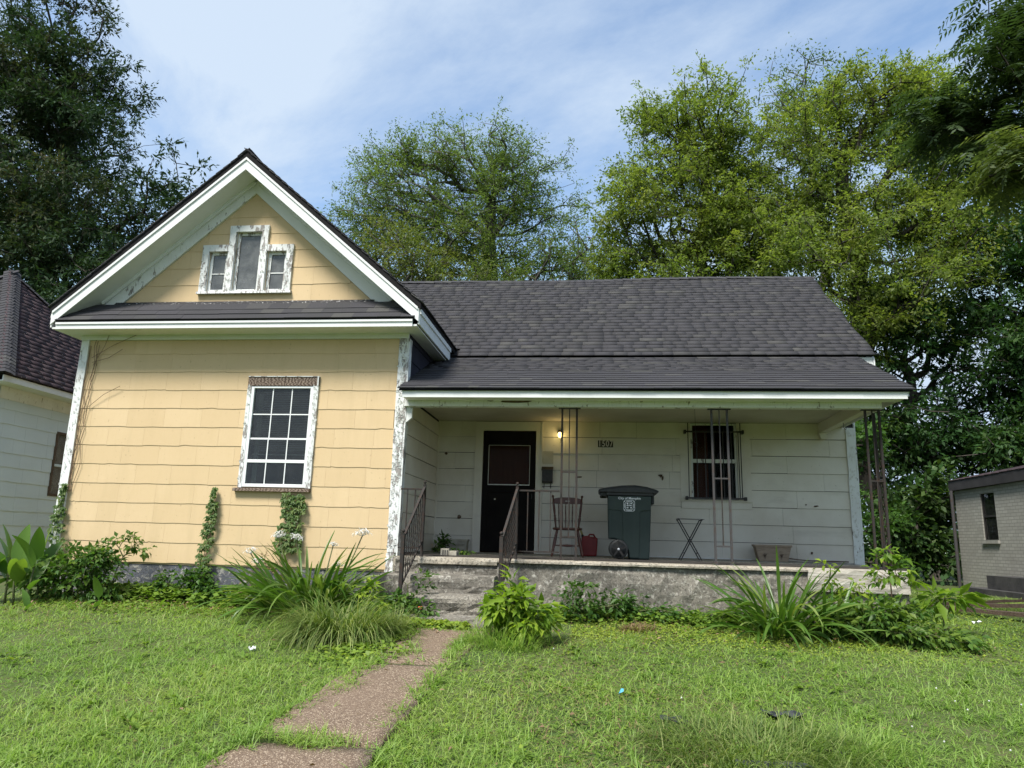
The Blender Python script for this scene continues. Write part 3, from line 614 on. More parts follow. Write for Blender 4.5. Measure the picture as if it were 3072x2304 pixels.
# porch eave, beam, ceiling
m = MB(); m.box((-2.70, 9.635, 2.762), (3.915, 9.657, 2.845)); H(m, 'porch_fascia', 'white_trim')
m = MB(); m.box((-2.705, 9.628, 2.836), (3.92, 9.6345, 2.862)); H(m, 'porch_drip_edge', 'white_trim')
m = MB(); m.box((-2.70, 9.6575, 2.772), (3.90, 9.92, 2.790)); H(m, 'porch_soffit', 'white_trim')
m = MB(); m.box((-2.745, 9.9205, 2.690), (3.70, 10.05, 2.868)); H(m, 'porch_beam', 'white_worn')
m = MB(); m.box((3.56, 10.0505, 2.705), (3.67, PW-.002, 2.868)); H(m, 'side_beam', 'porch_siding')
m = MB(); m.box((WX1-.014, 10.0505, 2.870), (3.95, PW-.002, 2.886)); H(m, 'porch_ceiling', 'ceiling')
H(MB().prism([(3.925, 9.66, 2.80), (3.925, PW, 2.80), (3.925, PW, 3.83), (3.925, 9.66, 2.86)], (.02, 0, 0)), 'porch_gable_panel', 'white_trim')
H(MB().prism([(WX1+.024, 9.99, 2.688), (WX1+.11, 9.99, 2.688), (WX1+.11, 9.99, 2.535), (WX1+.024, 9.99, 2.46)], (0, .06, 0)), 'bracket', 'white_worn')
H(MB().prism([(3.545, PW-.016, 2.70), (3.60, PW-.016, 2.70), (3.66, PW-.016, 2.70), (3.655, PW-.016, 2.60), (3.575, PW-.016, 2.60)], (0, -.10, 0)), 'bracket', 'porch_siding')

# --- porch back wall ------------------------------------------------------
DOOR = (-1.965, -1.055, .664, 2.705); PWIN = (1.515, 2.262, 1.61, 2.862)
m = MB()
cuts = [WX1-.018, DOOR[0], DOOR[1], PWIN[0], PWIN[1], HXR-.003]
m.box((cuts[0], PW+.012, .3), (cuts[1], PW+.14, 4.0)).box((cuts[2], PW+.012, .3), (cuts[3], PW+.14, 4.0)).box((cuts[4], PW+.012, .3), (cuts[5], PW+.14, 4.0))
m.box((cuts[1], PW+.012, DOOR[3]), (cuts[2], PW+.14, 4.0)).box((cuts[1], PW+.012, .3), (cuts[2], PW+.14, DOOR[2]))
m.box((cuts[3], PW+.012, PWIN[3]), (cuts[4], PW+.14, 4.0)).box((cuts[3], PW+.012, .3), (cuts[4], PW+.14, PWIN[2]))
porch_wall = H(m, 'porch_wall', 'interior')
fr_porch = lambda x, z, o: (x, PW+.010-o, z)
lay_siding(porch_wall, 'siding_board', 'porch_siding', fr_porch, WX1-.01, 3.985, .655, 2.868, .2785, 1.22, wave=0, proud=.016, holes=[(-2.105, -.943, .5, 2.90), (1.34, 2.468, 1.455, 2.90)], seed=8, gap=.003, over=-.006)
post_board('corner_board', 3.985, HXR+.004, PW-.03, PW+.012, .52, 2.80, 'white_worn', seed=12, label='white corner board at the right end of the porch wall')
post_board('corner_board', HXR+.004, HXR+.026, PW-.028, PW+.14, .40, 3.7, 'white_worn', seed=13)
m = MB(); m.box((-.27, PW-.035, .660), (2.42, PW-.013, .680)); H(m, 'white_floor_strip', 'white')
m = MB()                                                                   # inside corner strip
m.box((WX1-.006, PW-.03, .665), (WX1+.02, PW-.004, 2.868)); H(m, 'inner_corner_strip', 'porch_siding')
# door with trim and screen door
m = MB(); m.box((-2.105, PW-.024, .655), (DOOR[0], PW+.012, 2.86)).box((DOOR[1], PW-.024, .655), (-.943, PW+.012, 2.86)).box((DOOR[0], PW-.023, DOOR[3]), (DOOR[1], PW+.012, 2.86)); H(m, 'door_trim', 'porch_siding')
for bx in (-2.103, -.963): H(MB().box((bx, PW-.034, .66), (bx+.018, PW-.0245, 2.86)), 'trim_bead', 'porch_siding')
door = H(MB().box((DOOR[0], PW+.06, DOOR[2]), (DOOR[1], PW+.11, DOOR[3])), 'front_door', 'doorwood')
H(MB().box((-1.70, PW+.048, 1.70), (-1.42, PW+.059, 2.05)).box((-1.68, PW+.044, 2.2), (-1.36, PW+.059, 2.28)), 'door_panel', 'doorwood', door)
dx0, dx1, dz0, dz1 = DOOR[0]+.012, DOOR[1]-.012, DOOR[2]+.012, DOOR[3]-.012
m = MB(); ys0, ys1 = PW-.008, PW+.024
m.box((dx0, ys0, dz0), (dx0+.09, ys1, dz1)).box((dx1-.09, ys0, dz0), (dx1, ys1, dz1)).box((dx0+.09, ys0, dz1-.24), (dx1-.09, ys1, dz1)).box((dx0+.09, ys0, 1.66), (dx1-.09, ys1, 1.78)).box((dx0+.09, ys0+.006, dz0), (dx1-.09, ys1-.006, 1.655))
sdoor = H(m, 'screen_door', 'screen', bevel=.003)
m = MB(); a, b, c, d = dx0+.088, dx1-.088, 1.778, dz1-.238
m.box((a, ys0-.006, c), (a+.008, ys0-.0005, d)).box((b-.006, ys0-.006, c), (b, ys0-.0005, d)).box((a+.008, ys0-.006, c), (b-.006, ys0-.0005, c+.014)).box((a+.008, ys0-.006, d-.005), (b-.006, ys0-.0005, d)); H(m, 'pane_frame', 'white', sdoor, label='thin white frame round the upper pane')
H(MB().box((dx0+.09, PW+.006, 1.785), (dx1-.09, PW+.010, dz1-.245)), 'pane', 'door_glass', sdoor)
m = MB(); m.box((dx0+.10, ys0+.001, 1.23), (dx1-.10, ys0+.0055, 1.25)).box((dx0+.12, ys0+.001, .74), (dx1-.12, ys0+.0055, .755)); H(m, 'cross_rail', 'screen', sdoor)
H(MB().tube([(dx1-.045, ys0-.03, 1.64), (dx1-.045, ys0-.032, 1.56)], .009).tube([(dx1-.045, ys0+.001, 1.6), (dx1-.045, ys0-.03, 1.6)], .008), 'handle', 'black', sdoor)
H(MB().box((dx0+.205, ys0-.002, 1.53), (dx0+.228, ys0-.0002, 1.55)), 'sticker', 'white', sdoor)

# --- windows ----------------------------------------------------------------
def front_window():
    x0, x1, z0, z1 = FWIN
    w = H(MB().box((-5.128, FW-.030, 2.992), (-4.05, FW+.018, 3.122)), 'front_window', 'old_wood', label='front window with bare weathered head board')
    m = MB(); m.box((-5.128, FW-.040, 3.1225), (-4.045, FW+.018, 3.134)).box((-4.0705, FW-.038, 2.99), (-4.0495, FW-.0305, 3.122)); H(m, 'drip_cap', 'white_peel', w)
    m = MB(); m.box((-5.135, FW-.026, 1.505), (x0, FW+.018, 2.991)); H(m, 'casing', 'white_peel', w)
    m = MB(); m.box((x1, FW-.026, 1.505), (-4.052, FW+.018, 2.991)); H(m, 'casing', 'white_peel', w)
    m = MB().prism([(-5.185, FW-.062, 1.452), (-5.185, FW-.062, 1.492), (-5.185, FW+.018, 1.503), (-5.185, FW+.018, 1.452)], (1.135, 0, 0)); H(m, 'sill', 'old_wood', w)
    y = FW-.020
    m = MB(); e = .045
    m.box((x0, y, z0), (x0+e, y+.06, z1)).box((x1-e, y, z0), (x1, y+.06, z1)).box((x0+e, y, z0), (x1-e, y+.06, z0+.045)).box((x0+e, y, z1-.03), (x1-e, y+.06, z1)); H(m, 'frame', 'vinyl', w, bevel=.003)
    ix0, ix1 = x0+e, x1-e; zr = [2.24, 1.905]; rows = [(1.565, 1.84), (1.905, 2.165), (2.19, 2.535), (2.55, z1-.03)]
    # four rows of panes: lower lifted sash and upper sash
    rows = [(1.562, 1.862), (1.908, 2.195), (2.225, 2.56), (2.578, z1-.032)]
    m = MB(); m.box((ix0, y+.004, 1.862), (ix1, y+.034, 1.907)); H(m, 'meeting_rail', 'vinyl', w, bevel=.003)
    m = MB(); m.box((ix0, y+.020, 2.196), (ix1, y+.045, 2.224)); H(m, 'meeting_rail', 'vinyl', w)
    pwid = (ix1-ix0-.015*2)/3
    for (a, b) in rows:
        yy = y+.012 if b < 2.2 else y+.028
        for i in range(3):
            xa = ix0 + i*(pwid+.015)
            H(MB().box((xa-.003, yy+.004, a-.004), (xa+pwid+.003, yy+.008, b+.004)), 'pane', 'glass', w)
            if i < 2: H(MB().box((xa+pwid, yy-.004, a), (xa+pwid+.015, yy+.0035, b)), 'muntin', 'vinyl', w)
    H(MB().box((ix0, y+.024, 2.561), (ix1, y+.0315, 2.577)), 'muntin', 'vinyl', w)
    m = MB(); k = 0; z = z1-.05                                             # venetian blind, half drawn and uneven
    while z > 2.02:
        dz = .006*math.sin(k*.9); m.add([(ix0+.01, FW+.10, z+dz), (ix1-.01, FW+.10, z-dz*1.2), (ix1-.01, FW+.118, z+.012-dz), (ix0+.01, FW+.118, z+.012+dz)], [(0, 1, 2, 3)]); z -= .027; k += 1
    m.box((ix0+.01, FW+.095, 1.985), (ix1-.01, FW+.12, 2.0)); ob = H(m, 'blind', 'blind', w); ob['kind'] = 'stuff'
    m = MB(); m.box((ix0+.02, FW+.125, 1.52), (ix0+.09, FW+.135, 2.9)).box((ix0+.015, FW+.09, 2.27), (ix0+.075, FW+.094, 2.34)); H(m, 'curtain_edge', 'blind', w)
front_window()
def gable_windows():
    specs = [(GW[0], (-6.10, -5.684, 4.466, 5.22), True), (GW[1], (-5.683, -5.052, 4.466, 5.53), False), (GW[2], (-5.051, -4.63, 4.466, 5.21), True)]
    names = ['left small gable window, two panes', 'tall middle gable window, one pane', 'right small gable window, two panes']
    for (g, t, two), nm in zip(specs, names):
        x0, x1, z0, z1 = g; tx0, tx1, tz0, tz1 = t; y0 = FW-.034 if not two else FW-.030
        m = MB(); m.box((tx0, y0, z1-.005), (tx1, FW+.018, tz1)); w = H(m, 'gable_window', 'white_peel', label='peeling white '+nm)
        if x0-tx0 > .02: H(MB().box((tx0+.004, y0-.002, tz0), (x0, FW+.018, z1-.0055)), 'casing', 'white_peel', w)
        if tx1-x1 > .02: H(MB().box((x1, y0-.002, tz0), (tx1-.004, FW+.018, z1-.0055)), 'casing', 'white_peel', w)
        e = .05; m = MB(); ys = FW+.035
        m.box((x0, ys, z0), (x0+e, ys+.035, z1)).box((x1-e, ys, z0), (x1, ys+.035, z1)).box((x0+e, ys, z0), (x1-e, ys+.035, z0+e*.8)).box((x0+e, ys, z1-e*.9), (x1-e, ys+.035, z1)); H(m, 'sash', 'white_peel', w)
        zs = [(z0+e*.8, z1-e*.9)]
        if two:
            zm = z0+.29; H(MB().box((x0+e, ys+.006, zm), (x1-e, ys+.03, zm+.016)), 'muntin', 'white_worn', w); zs = [(z0+e*.8, zm), (zm+.016, z1-e*.9)]
        for a, b in zs: H(MB().box((x0+e-.004, ys+.016, a-.004), (x1-e+.004, ys+.020, b+.004)), 'pane', 'dusty_glass', w)
    H(MB().prism([(-6.115, FW-.058, 4.42), (-6.115, FW-.052, 4.456), (-6.115, FW+.018, 4.4655), (-6.115, FW+.018, 4.42)], (1.505, 0, 0)), 'gable_sill', 'white_peel')
    H(MB().box((-6.4, FW+.5, 4.1), (-4.4, FW+.52, 5.6)), 'attic_backing', 'interior')  # plain dark sheet closing the view behind all three gable windows
gable_windows()
def porch_window():
    x0, x1, z0, z1 = PWIN
    w = H(MB().box((1.34, PW-.022, 1.60), (x0, PW+.012, 2.862)), 'porch_window', 'porch_siding', label='dark porch window behind iron bars'); H(MB().box((x1, PW-.022, 1.60), (2.468, PW+.012, 2.862)), 'casing', 'porch_siding', w)
    m = MB(); m.box((1.335, PW-.045, 1.565), (2.473, PW+.012, 1.5995)); H(m, 'sill', 'porch_siding', w)
    m = MB(); m.box((1.345, PW-.020, 1.455), (2.463, PW+.012, 1.5645)); H(m, 'apron', 'porch_siding', w)
    y = PW+.02; e = .035; m = MB()
    m.box((x0, y, z0), (x0+e, y+.04, z1)).box((x1-e, y, z0), (x1, y+.04, z1)).box((x0+e, y, z0), (x1-e, y+.04, z0+.03)).box((x0+e, y, z1-.03), (x1-e, y+.04, z1)).box((x0+e, y-.006, 2.205), (x1-e, y+.035, 2.265)); H(m, 'frame', 'white_worn', w)
    H(MB().box((x0+e, y+.02, z0+.03), (x1-e, y+.024, 2.205)), 'pane', 'door_glass', w); H(MB().box((x0+e, y+.03, 2.265), (x1-e, y+.034, z1-.03)), 'pane', 'door_glass', w)
    H(MB().box((x0, PW+.16, z0), (x0+.30, PW+.17, z1)), 'curtain', 'doorwood', w, label='dark red curtain')
    bars = H(MB().box((1.415, PW-.13, 2.690), (2.345, PW-.115, 2.715)).box((1.43, PW-.13, 1.605), (2.35, PW-.115, 1.630)).box((1.40, PW-.135, 2.675), (1.435, PW-.02, 2.73)).box((2.325, PW-.135, 2.675), (2.36, PW-.02, 2.73)).box((1.41, PW-.135, 1.59), (1.445, PW-.02, 1.645)).box((2.335, PW-.135, 1.59), (2.37, PW-.02, 1.645)), 'security_bars', 'black', w)
    for i, x in enumerate((1.462, 1.60, 1.735, 1.88, 2.02, 2.15, 2.265, 2.30)):
        b = H(MB().box((x-.007, PW-.1295, 1.632), (x+.007, PW-.1155, 2.688 if 0 < i < 7 else 2.85)), 'bar', 'black', w)
porch_window()

# --- porch floor, front wall, steps ----------------------------------------
def pf(y): return .615 + (y-9.85)*.020                                    # floor height
SX0, SX1 = -2.40, -1.335
def rough_slab(name, x0, x1, y0, y1, zt, zb, mat, seed, nx=None, amp=.010, top=None, parent=None, label=None, nz=6, ny=3):
    """block with lumpy front face and worn edges (grid on front and top)"""
    nx = nx or max(6, int((x1-x0)/.09)); rnd = np.random.default_rng(seed); zt_f = zt if callable(zt) else (lambda y: zt)
    prof = [(y0, zb+(zt_f(y0)-zb)*k/nz) for k in range(nz+1)] + [(y0+(y1-y0)*k/ny, None) for k in range(1, ny+1)]
    V = []; np_ = len(prof)
    edge = np.cumsum(rnd.normal(0, .4, nx+1)); edge -= np.linspace(edge[0], edge[-1], nx+1)
    for i in range(nx+1):
        x = x0+(x1-x0)*i/nx
        for k, (y, z) in enumerate(prof):
            zz = zt_f(y) if z is None else z; j = rnd.normal(0, amp*.35)
            dy = j + (.018 if k == nz else 0) + amp*.5*math.sin(x*3.1+k*1.3); dz = 0
            if k == nz: dz = -abs(rnd.normal(0, amp*.5)) - .004
            if k > nz: dy = 0; dz = rnd.normal(0, .0015)
            V.append((x, y+dy, zz+dz))
    F = [(i*np_+k, (i+1)*np_+k, (i+1)*np_+k+1, i*np_+k+1) for i in range(nx) for k in range(np_-1)]
    b = len(V)
    for i in (0, nx):
        poly = [i*np_+k for k in range(np_)]; V.append((x0 if i == 0 else x1, y1, zb)); F.append(tuple((poly+[len(V)-1])[::-1] if i == 0 else poly+[len(V)-1]))
    mb = MB(); mb.v = V; mb.f = F; o = H(mb, name, mat, parent, label=label); return o
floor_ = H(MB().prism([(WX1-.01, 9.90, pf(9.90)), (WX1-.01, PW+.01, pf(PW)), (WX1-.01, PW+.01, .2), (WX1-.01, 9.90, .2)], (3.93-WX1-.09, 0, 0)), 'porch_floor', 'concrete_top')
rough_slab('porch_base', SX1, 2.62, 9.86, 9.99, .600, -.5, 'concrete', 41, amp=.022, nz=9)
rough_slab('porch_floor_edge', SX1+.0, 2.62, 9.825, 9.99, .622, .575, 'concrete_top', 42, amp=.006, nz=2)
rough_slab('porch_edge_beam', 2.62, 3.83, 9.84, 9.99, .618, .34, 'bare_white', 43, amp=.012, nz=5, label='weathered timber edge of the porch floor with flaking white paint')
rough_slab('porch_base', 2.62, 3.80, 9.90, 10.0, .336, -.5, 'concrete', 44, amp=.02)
m = MB(); m.box((3.74, 10.0, -.5), (3.80, PW, .60)); H(m, 'porch_base_side', 'concrete')
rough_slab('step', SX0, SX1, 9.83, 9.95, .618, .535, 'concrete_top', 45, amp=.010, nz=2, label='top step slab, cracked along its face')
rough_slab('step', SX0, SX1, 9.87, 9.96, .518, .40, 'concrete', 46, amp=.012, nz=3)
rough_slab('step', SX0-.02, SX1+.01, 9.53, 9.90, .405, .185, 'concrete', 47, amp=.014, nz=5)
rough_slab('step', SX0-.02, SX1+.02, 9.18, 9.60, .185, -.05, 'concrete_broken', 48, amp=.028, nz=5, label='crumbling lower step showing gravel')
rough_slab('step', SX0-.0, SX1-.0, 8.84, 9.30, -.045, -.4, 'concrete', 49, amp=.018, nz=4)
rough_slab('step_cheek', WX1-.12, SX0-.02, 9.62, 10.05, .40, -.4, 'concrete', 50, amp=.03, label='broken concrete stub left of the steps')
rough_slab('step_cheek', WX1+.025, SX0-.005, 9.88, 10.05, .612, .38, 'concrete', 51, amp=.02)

# --- iron rails and posts ---------------------------------------------------
def stair_rail(x_low, x_top, foot, label):
    yl, yt = 9.20, 9.94; m = MB()
    zl, zt = .865, 1.545
    m.box((x_low-.022, yl-.022, foot), (x_low+.022, yl+.022, .905)).box((x_top-.018, yt-.018, pf(9.94)), (x_top+.018, yt+.018, 1.58))
    m.bar((x_low, yl+.02, zl), (x_top, yt-.018, zt), .032, .022).bar((x_low, yl+.02, zl-.60), (x_top, yt-.018, zt-.72), .022, .016)
    for (x, y, z, s) in ((x_low, yl, .905, 1.0), (x_top, yt, 1.58, .9)): m.lathe((x, y, z), (0, 0, 1), [(0, .024*s), (.008, .027*s), (.012, .012*s), (.022, .012*s), (.03, .021*s), (.042, .025*s), (.055, .021*s), (.064, .006*s)], 10)
    r = H(m, 'stair_railing', 'rust', label=label)
    for i in range(9):
        t = (i+1)/10; x = x_low+(x_top-x_low)*t; y = yl+(yt-yl)*t; za = zl-.60+(zt-.72-zl+.60)*t; zb = zl+(zt-zl)*t
        mm = MB(); pts = []; w = .0068
        for k in range(25):                                                 # twisted bar
            a = k*.55 if 5 < k < 20 else 5*.55; z = za+(zb-za)*k/24; pts.append((z, a))
        vs = []
        for z, a in pts:
            for c in range(4): vs.append((x+w*1.3*math.cos(a+c*math.pi/2), y+w*1.3*math.sin(a+c*math.pi/2), z))
        fs = [(4*k+c, 4*k+(c+1) % 4, 4*k+4+(c+1) % 4, 4*k+4+c) for k in range(24) for c in range(4)]
        H(mm.add(vs, fs), 'baluster', 'rust', r)
stair_rail(-2.456, -2.385, .02, 'rusty iron railing left of the steps')
stair_rail(-1.200, -1.098, .14, 'rusty iron railing right of the steps')
def flat_rail(x0, x1, y, xs, zb, zt, label):
    r = H(MB().box((x0, y-.016, zt-.022), (x1, y+.016, zt)), 'porch_railing', 'rust', label=label); H(MB().box((x0, y-.011, zb), (x1, y+.011, zb+.018)), 'bottom_rail', 'rust', r)
    for x in xs: H(MB().box((x-.007, y-.007, zb+.0185), (x+.007, y+.007, zt-.0225)), 'baluster', 'rust', r)
flat_rail(-1.078, -.522, 9.975, (-.955, -.80, -.645), .715, 1.545, 'short rusty porch railing beside the middle of the floor')
flat_rail(-2.725, -2.405, 9.96, (-2.63, -2.52), .72, 1.535, 'short rusty railing between wing wall and steps')
def porch_post(x0, x1, y, crosses, label, mat='greymetal'):
    """flat column of two square tubes with a thin rod between"""
    t = .0135; zb = pf(y); m = MB()
    m.box((x0-t, y-t, zb+.04), (x0+t, y+t, 2.676)); r = H(m, 'porch_post', mat, label=label)
    H(MB().box((x1-t, y-t, zb+.04), (x1+t, y+t, 2.676)), 'upright', mat, r)
    H(MB().box((x0-.05, y-.025, 2.6765), (x1+.05, y+.025, 2.688)), 'top_plate', 'black', r)
    xm = (x0+x1)/2; zs = sorted(crosses)
    for z in zs: H(MB().box((x0+t, y-.008, z-.010), (x1-t, y+.008, z+.010)), 'cross_bar', mat, r)
    H(MB().box((xm-.007, y-.007, zs[0]+.0105), (xm+.007, y+.007, zs[1]-.0105)), 'rod', 'rust', r); H(MB().box((xm-.007, y-.007, zs[1]+.0105), (xm+.007, y+.007, 2.676)), 'rod', mat, r)
    for x in (x0, x1): H(MB().prism([(x-.03, y-.03, zb), (x+.03, y-.03, zb), (x+t+.002, y-.03, zb+.042), (x-t-.002, y-.03, zb+.042)], (0, .06, 0)), 'foot', mat, r)
    return r
porch_post(-.503, -.300, 10.02, (.93, 1.80), 'iron porch column in front of the wooden chair', 'rust')
porch_post(1.522, 1.728, 10.02, (.86, 1.745), 'iron porch column in front of the barred window')
r = porch_post(3.515, 3.69, 10.02, (.86, 1.745), 'corner iron porch column at the right end', 'rust')
zb = pf(10.2); H(MB().box((3.69-.0135, 10.19, zb), (3.69+.0135, 10.217, 2.676)), 'upright', 'rust', r); H(MB().box((3.60-.012, 10.008, zb), (3.60+.012, 10.032, .84)), 'upright', 'rust', r)
m = MB()
for k in range(14):                                                         # scroll work on the side panel
    z0 = .80+k*.125; s = 1 if k % 2 else -1
    m.tube([(3.69, 10.10+s*.03*math.cos(a), z0+.055+.05*math.sin(a)) for a in [j*math.pi/5 for j in range(11)]], .0055, 5, False)
H(m, 'scroll_panel', 'rust', r)
for z in (.86, 1.745): H(MB().box((3.682, 10.034, z-.01), (3.698, 10.189, z+.01)), 'cross_bar', 'rust', r)
# hook and wire under the ceiling
m = MB(); m.tube([(1.43, 11.0, 2.87), (1.432, 11.0, 2.62), (1.428, 11.0, 2.45)], .003, 5)
m.tube([(1.43+.022*math.cos(a), 11.0, 2.40+.045*math.sin(a)) for a in [j*.5 for j in range(11)]], .004, 5).tube([(1.44+.022*math.sin(a), 11.0, 2.33+.03*math.cos(a)) for a in [j*.5 for j in range(9)]], .004, 5)
H(m, 'ceiling_hook', 'greymetal')
m = MB(); m.tube([(3.61, 11.2, 2.705), (3.612, 11.2, 2.63), (3.64, 11.2, 2.60), (3.655, 11.2, 2.63)], .004, 5); H(m, 'beam_hook', 'black')

# curled paint flakes standing off the peeling trim
def flakes(boxes, y, n, seed):
    rnd = random.Random(seed); m = MB()
    for _ in range(n):
        x0, x1, z0, z1 = rnd.choice(boxes); x = rnd.uniform(x0, x1); z = rnd.uniform(z0, z1); w = rnd.uniform(.006, .017); h = rnd.uniform(.012, .045); a = rnd.uniform(-.5, .5); up = rnd.uniform(.003, .012)
        c, s_ = math.cos(a), math.sin(a); q = [(-w, 0, 0), (w, 0, 0), (w*.9, .55*h, up*.35), (-w*.8, .5*h, up*.3), (w*.6, h, up), (-w*.5, .93*h, up)]
        m.add([(x+u*c-v*s_, y-.0012-o, z+u*s_+v*c) for u, v, o in q], [(0, 1, 2, 3), (3, 2, 4, 5)])
    ob = H(m, 'paint_flakes', 'white'); ob['kind'] = 'stuff'
flakes([(WX1-.13, WX1-.01, .7, 3.6)], FW-.028, 240, 1); flakes([(WX0, WX0+.12, .5, 3.6)], FW-.026, 70, 2)
flakes([(-6.09, -6.0, 4.48, 5.1), (-5.68, -5.585, 4.48, 5.5), (-5.15, -5.06, 4.48, 5.5), (-4.73, -4.635, 4.48, 5.1), (-5.9, -4.7, 4.43, 4.46)], FW-.0375, 130, 3)
flakes([(-5.13, -5.08, 1.52, 2.98), (-4.12, -4.055, 1.52, 2.98)], FW-.027, 70, 4); flakes([(3.99, 4.10, .6, 2.75)], PW-.032, 60, 5)
# ================================================================== things on the porch
def L(mb, name, mat, parent, **k): return mb.build(name, mat, parent, local=True, **k)     # part in its thing's own coordinates
def text_mesh(txt, size, name):
    cu = bpy.data.curves.new(name, 'FONT'); cu.body = txt; cu.size = size; cu.align_x = 'CENTER'; cu.align_y = 'CENTER'; cu.extrude = .0006; cu.offset = size*.018
    ob = bpy.data.objects.new(name, cu); col.objects.link(ob); dg = bpy.context.evaluated_depsgraph_get(); me = bpy.data.meshes.new_from_object(ob.evaluated_get(dg))
    bpy.data.objects.remove(ob); return me
def face_text(txt, size, mat, parent, loc, name='lettering', sx=1.0):
    me = text_mesh(txt, size, name); me.materials.clear(); me.materials.append(MAT[mat])
    o = bpy.data.objects.new(name, me); col.objects.link(o); o.parent = parent; o.location = loc; o.rotation_euler = (R(90), 0, 0); o.scale = (sx, 1, 1); return o

def make_chair():
    t = thing('wooden_chair', 'dark brown spindle back wooden chair on the porch', 'chair', (-.475, 11.42, pf(11.42)), rz=R(3))
    rnd = random.Random(3)
    m = MB(); ring = 20; top = [];                                          # shaped seat
    out = [(.225*math.copysign(abs(math.cos(a))**.55, math.cos(a))*(1-.06*math.sin(a)), .205*math.copysign(abs(math.sin(a))**.6, math.sin(a))) for a in [2*math.pi*i/ring for i in range(ring)]]
    vs = [(x*.94, y*.94, .395) for x, y in out] + [(x, y, .408) for x, y in out] + [(x, y, .428) for x, y in out] + [(x*.9, y*.9, .432) for x, y in out]
    fs = [tuple(range(ring))[::-1], tuple(3*ring+i for i in range(ring))] + [(k*ring+i, k*ring+(i+1) % ring, (k+1)*ring+(i+1) % ring, (k+1)*ring+i) for k in range(3) for i in range(ring)]
    m.add(vs, fs); L(m, 'seat', 'chair', t, smooth=False, bevel=.004)
    prof = [(0, .012), (.03, .015), (.06, .021), (.09, .016), (.10, .022), (.115, .016), (.17, .022), (.26, .024), (.30, .017), (.315, .023), (.33, .017), (.37, .018), (.41, .016)]
    for sx in (-1, 1):
        for sy in (-1, 1):
            a = Vector((sx*.235, sy*.215, 0)); b = Vector((sx*.155, sy*.14, .40)); L(MB().lathe(a, b-a, [(d*(b-a).length/.41, r_) for d, r_ in prof], 10), 'leg', 'chair', t, smooth=True)
    def spindle(a, b, r0, name):
        a, b = Vector(a), Vector(b); ln = (b-a).length
        p = [(0, .7), (.15, .8), (.3, 1.25), (.36, .8), (.39, 1.2), (.42, .8), (.6, 1.15), (.8, .85), (.84, 1.15), (.88, .8), (1, .7)]
        L(MB().lathe(a, b-a, [(u*ln, r_*r0) for u, r_ in p], 8), name, 'chair', t, smooth=True)
    for sx in (-1, 1): spindle((sx*.175, .165, .43), (sx*.228, .265, .905), .017, 'back_post'); L(MB().lathe((sx*.228, .265, .90), (sx*.11, .2, 1), [(0, .010), (.012, .019), (.026, .021), (.038, .014), (.044, .004)], 10), 'finial', 'chair', t, smooth=True)
    for i in range(6): x = -.125+.05*i; spindle((x, .168, .43), (x*1.12, .252, .82), .0095, 'spindle')
    m = MB(); n = 14; vs = []
    for i in range(n+1):
        u = i/n*2-1; x = u*.222; yb = .255+.02*(1-u*u); zt = .893+.018*(1-u*u)-.012*u**6; z0 = .805+.012*(u*u)
        vs += [(x, yb-.009, z0), (x, yb+.009, z0), (x, yb+.012, zt), (x, yb-.006, zt)]
    fs = [(4*i+k, 4*i+(k+1) % 4, 4*i+4+(k+1) % 4, 4*i+4+k) for i in range(n) for k in range(4)] + [(3, 2, 1, 0), tuple(4*n+k for k in range(4))]
    L(m.add(vs, fs), 'crest_rail', 'chair', t, smooth=False)
    L(MB().box((-.035, .262, .845), (-.006, .2655, .857)).box((.004, .262, .845), (.035, .2655, .857)), 'crest_inlay', 'white', t)
    for sy in (-1, 1): L(MB().lathe((-.205, sy*.187, .165), (1, 0, 0), [(0, .008), (.10, .010), (.17, .017), (.205, .020), (.24, .017), (.31, .010), (.41, .008)], 8), 'stretcher', 'chair', t, smooth=True)
    for sx in (-1, 1): L(MB().lathe((sx*.212, -.19, .13), (0, 1, 0), [(0, .008), (.19, .015), (.38, .008)], 8), 'stretcher', 'chair', t, smooth=True)
make_chair()

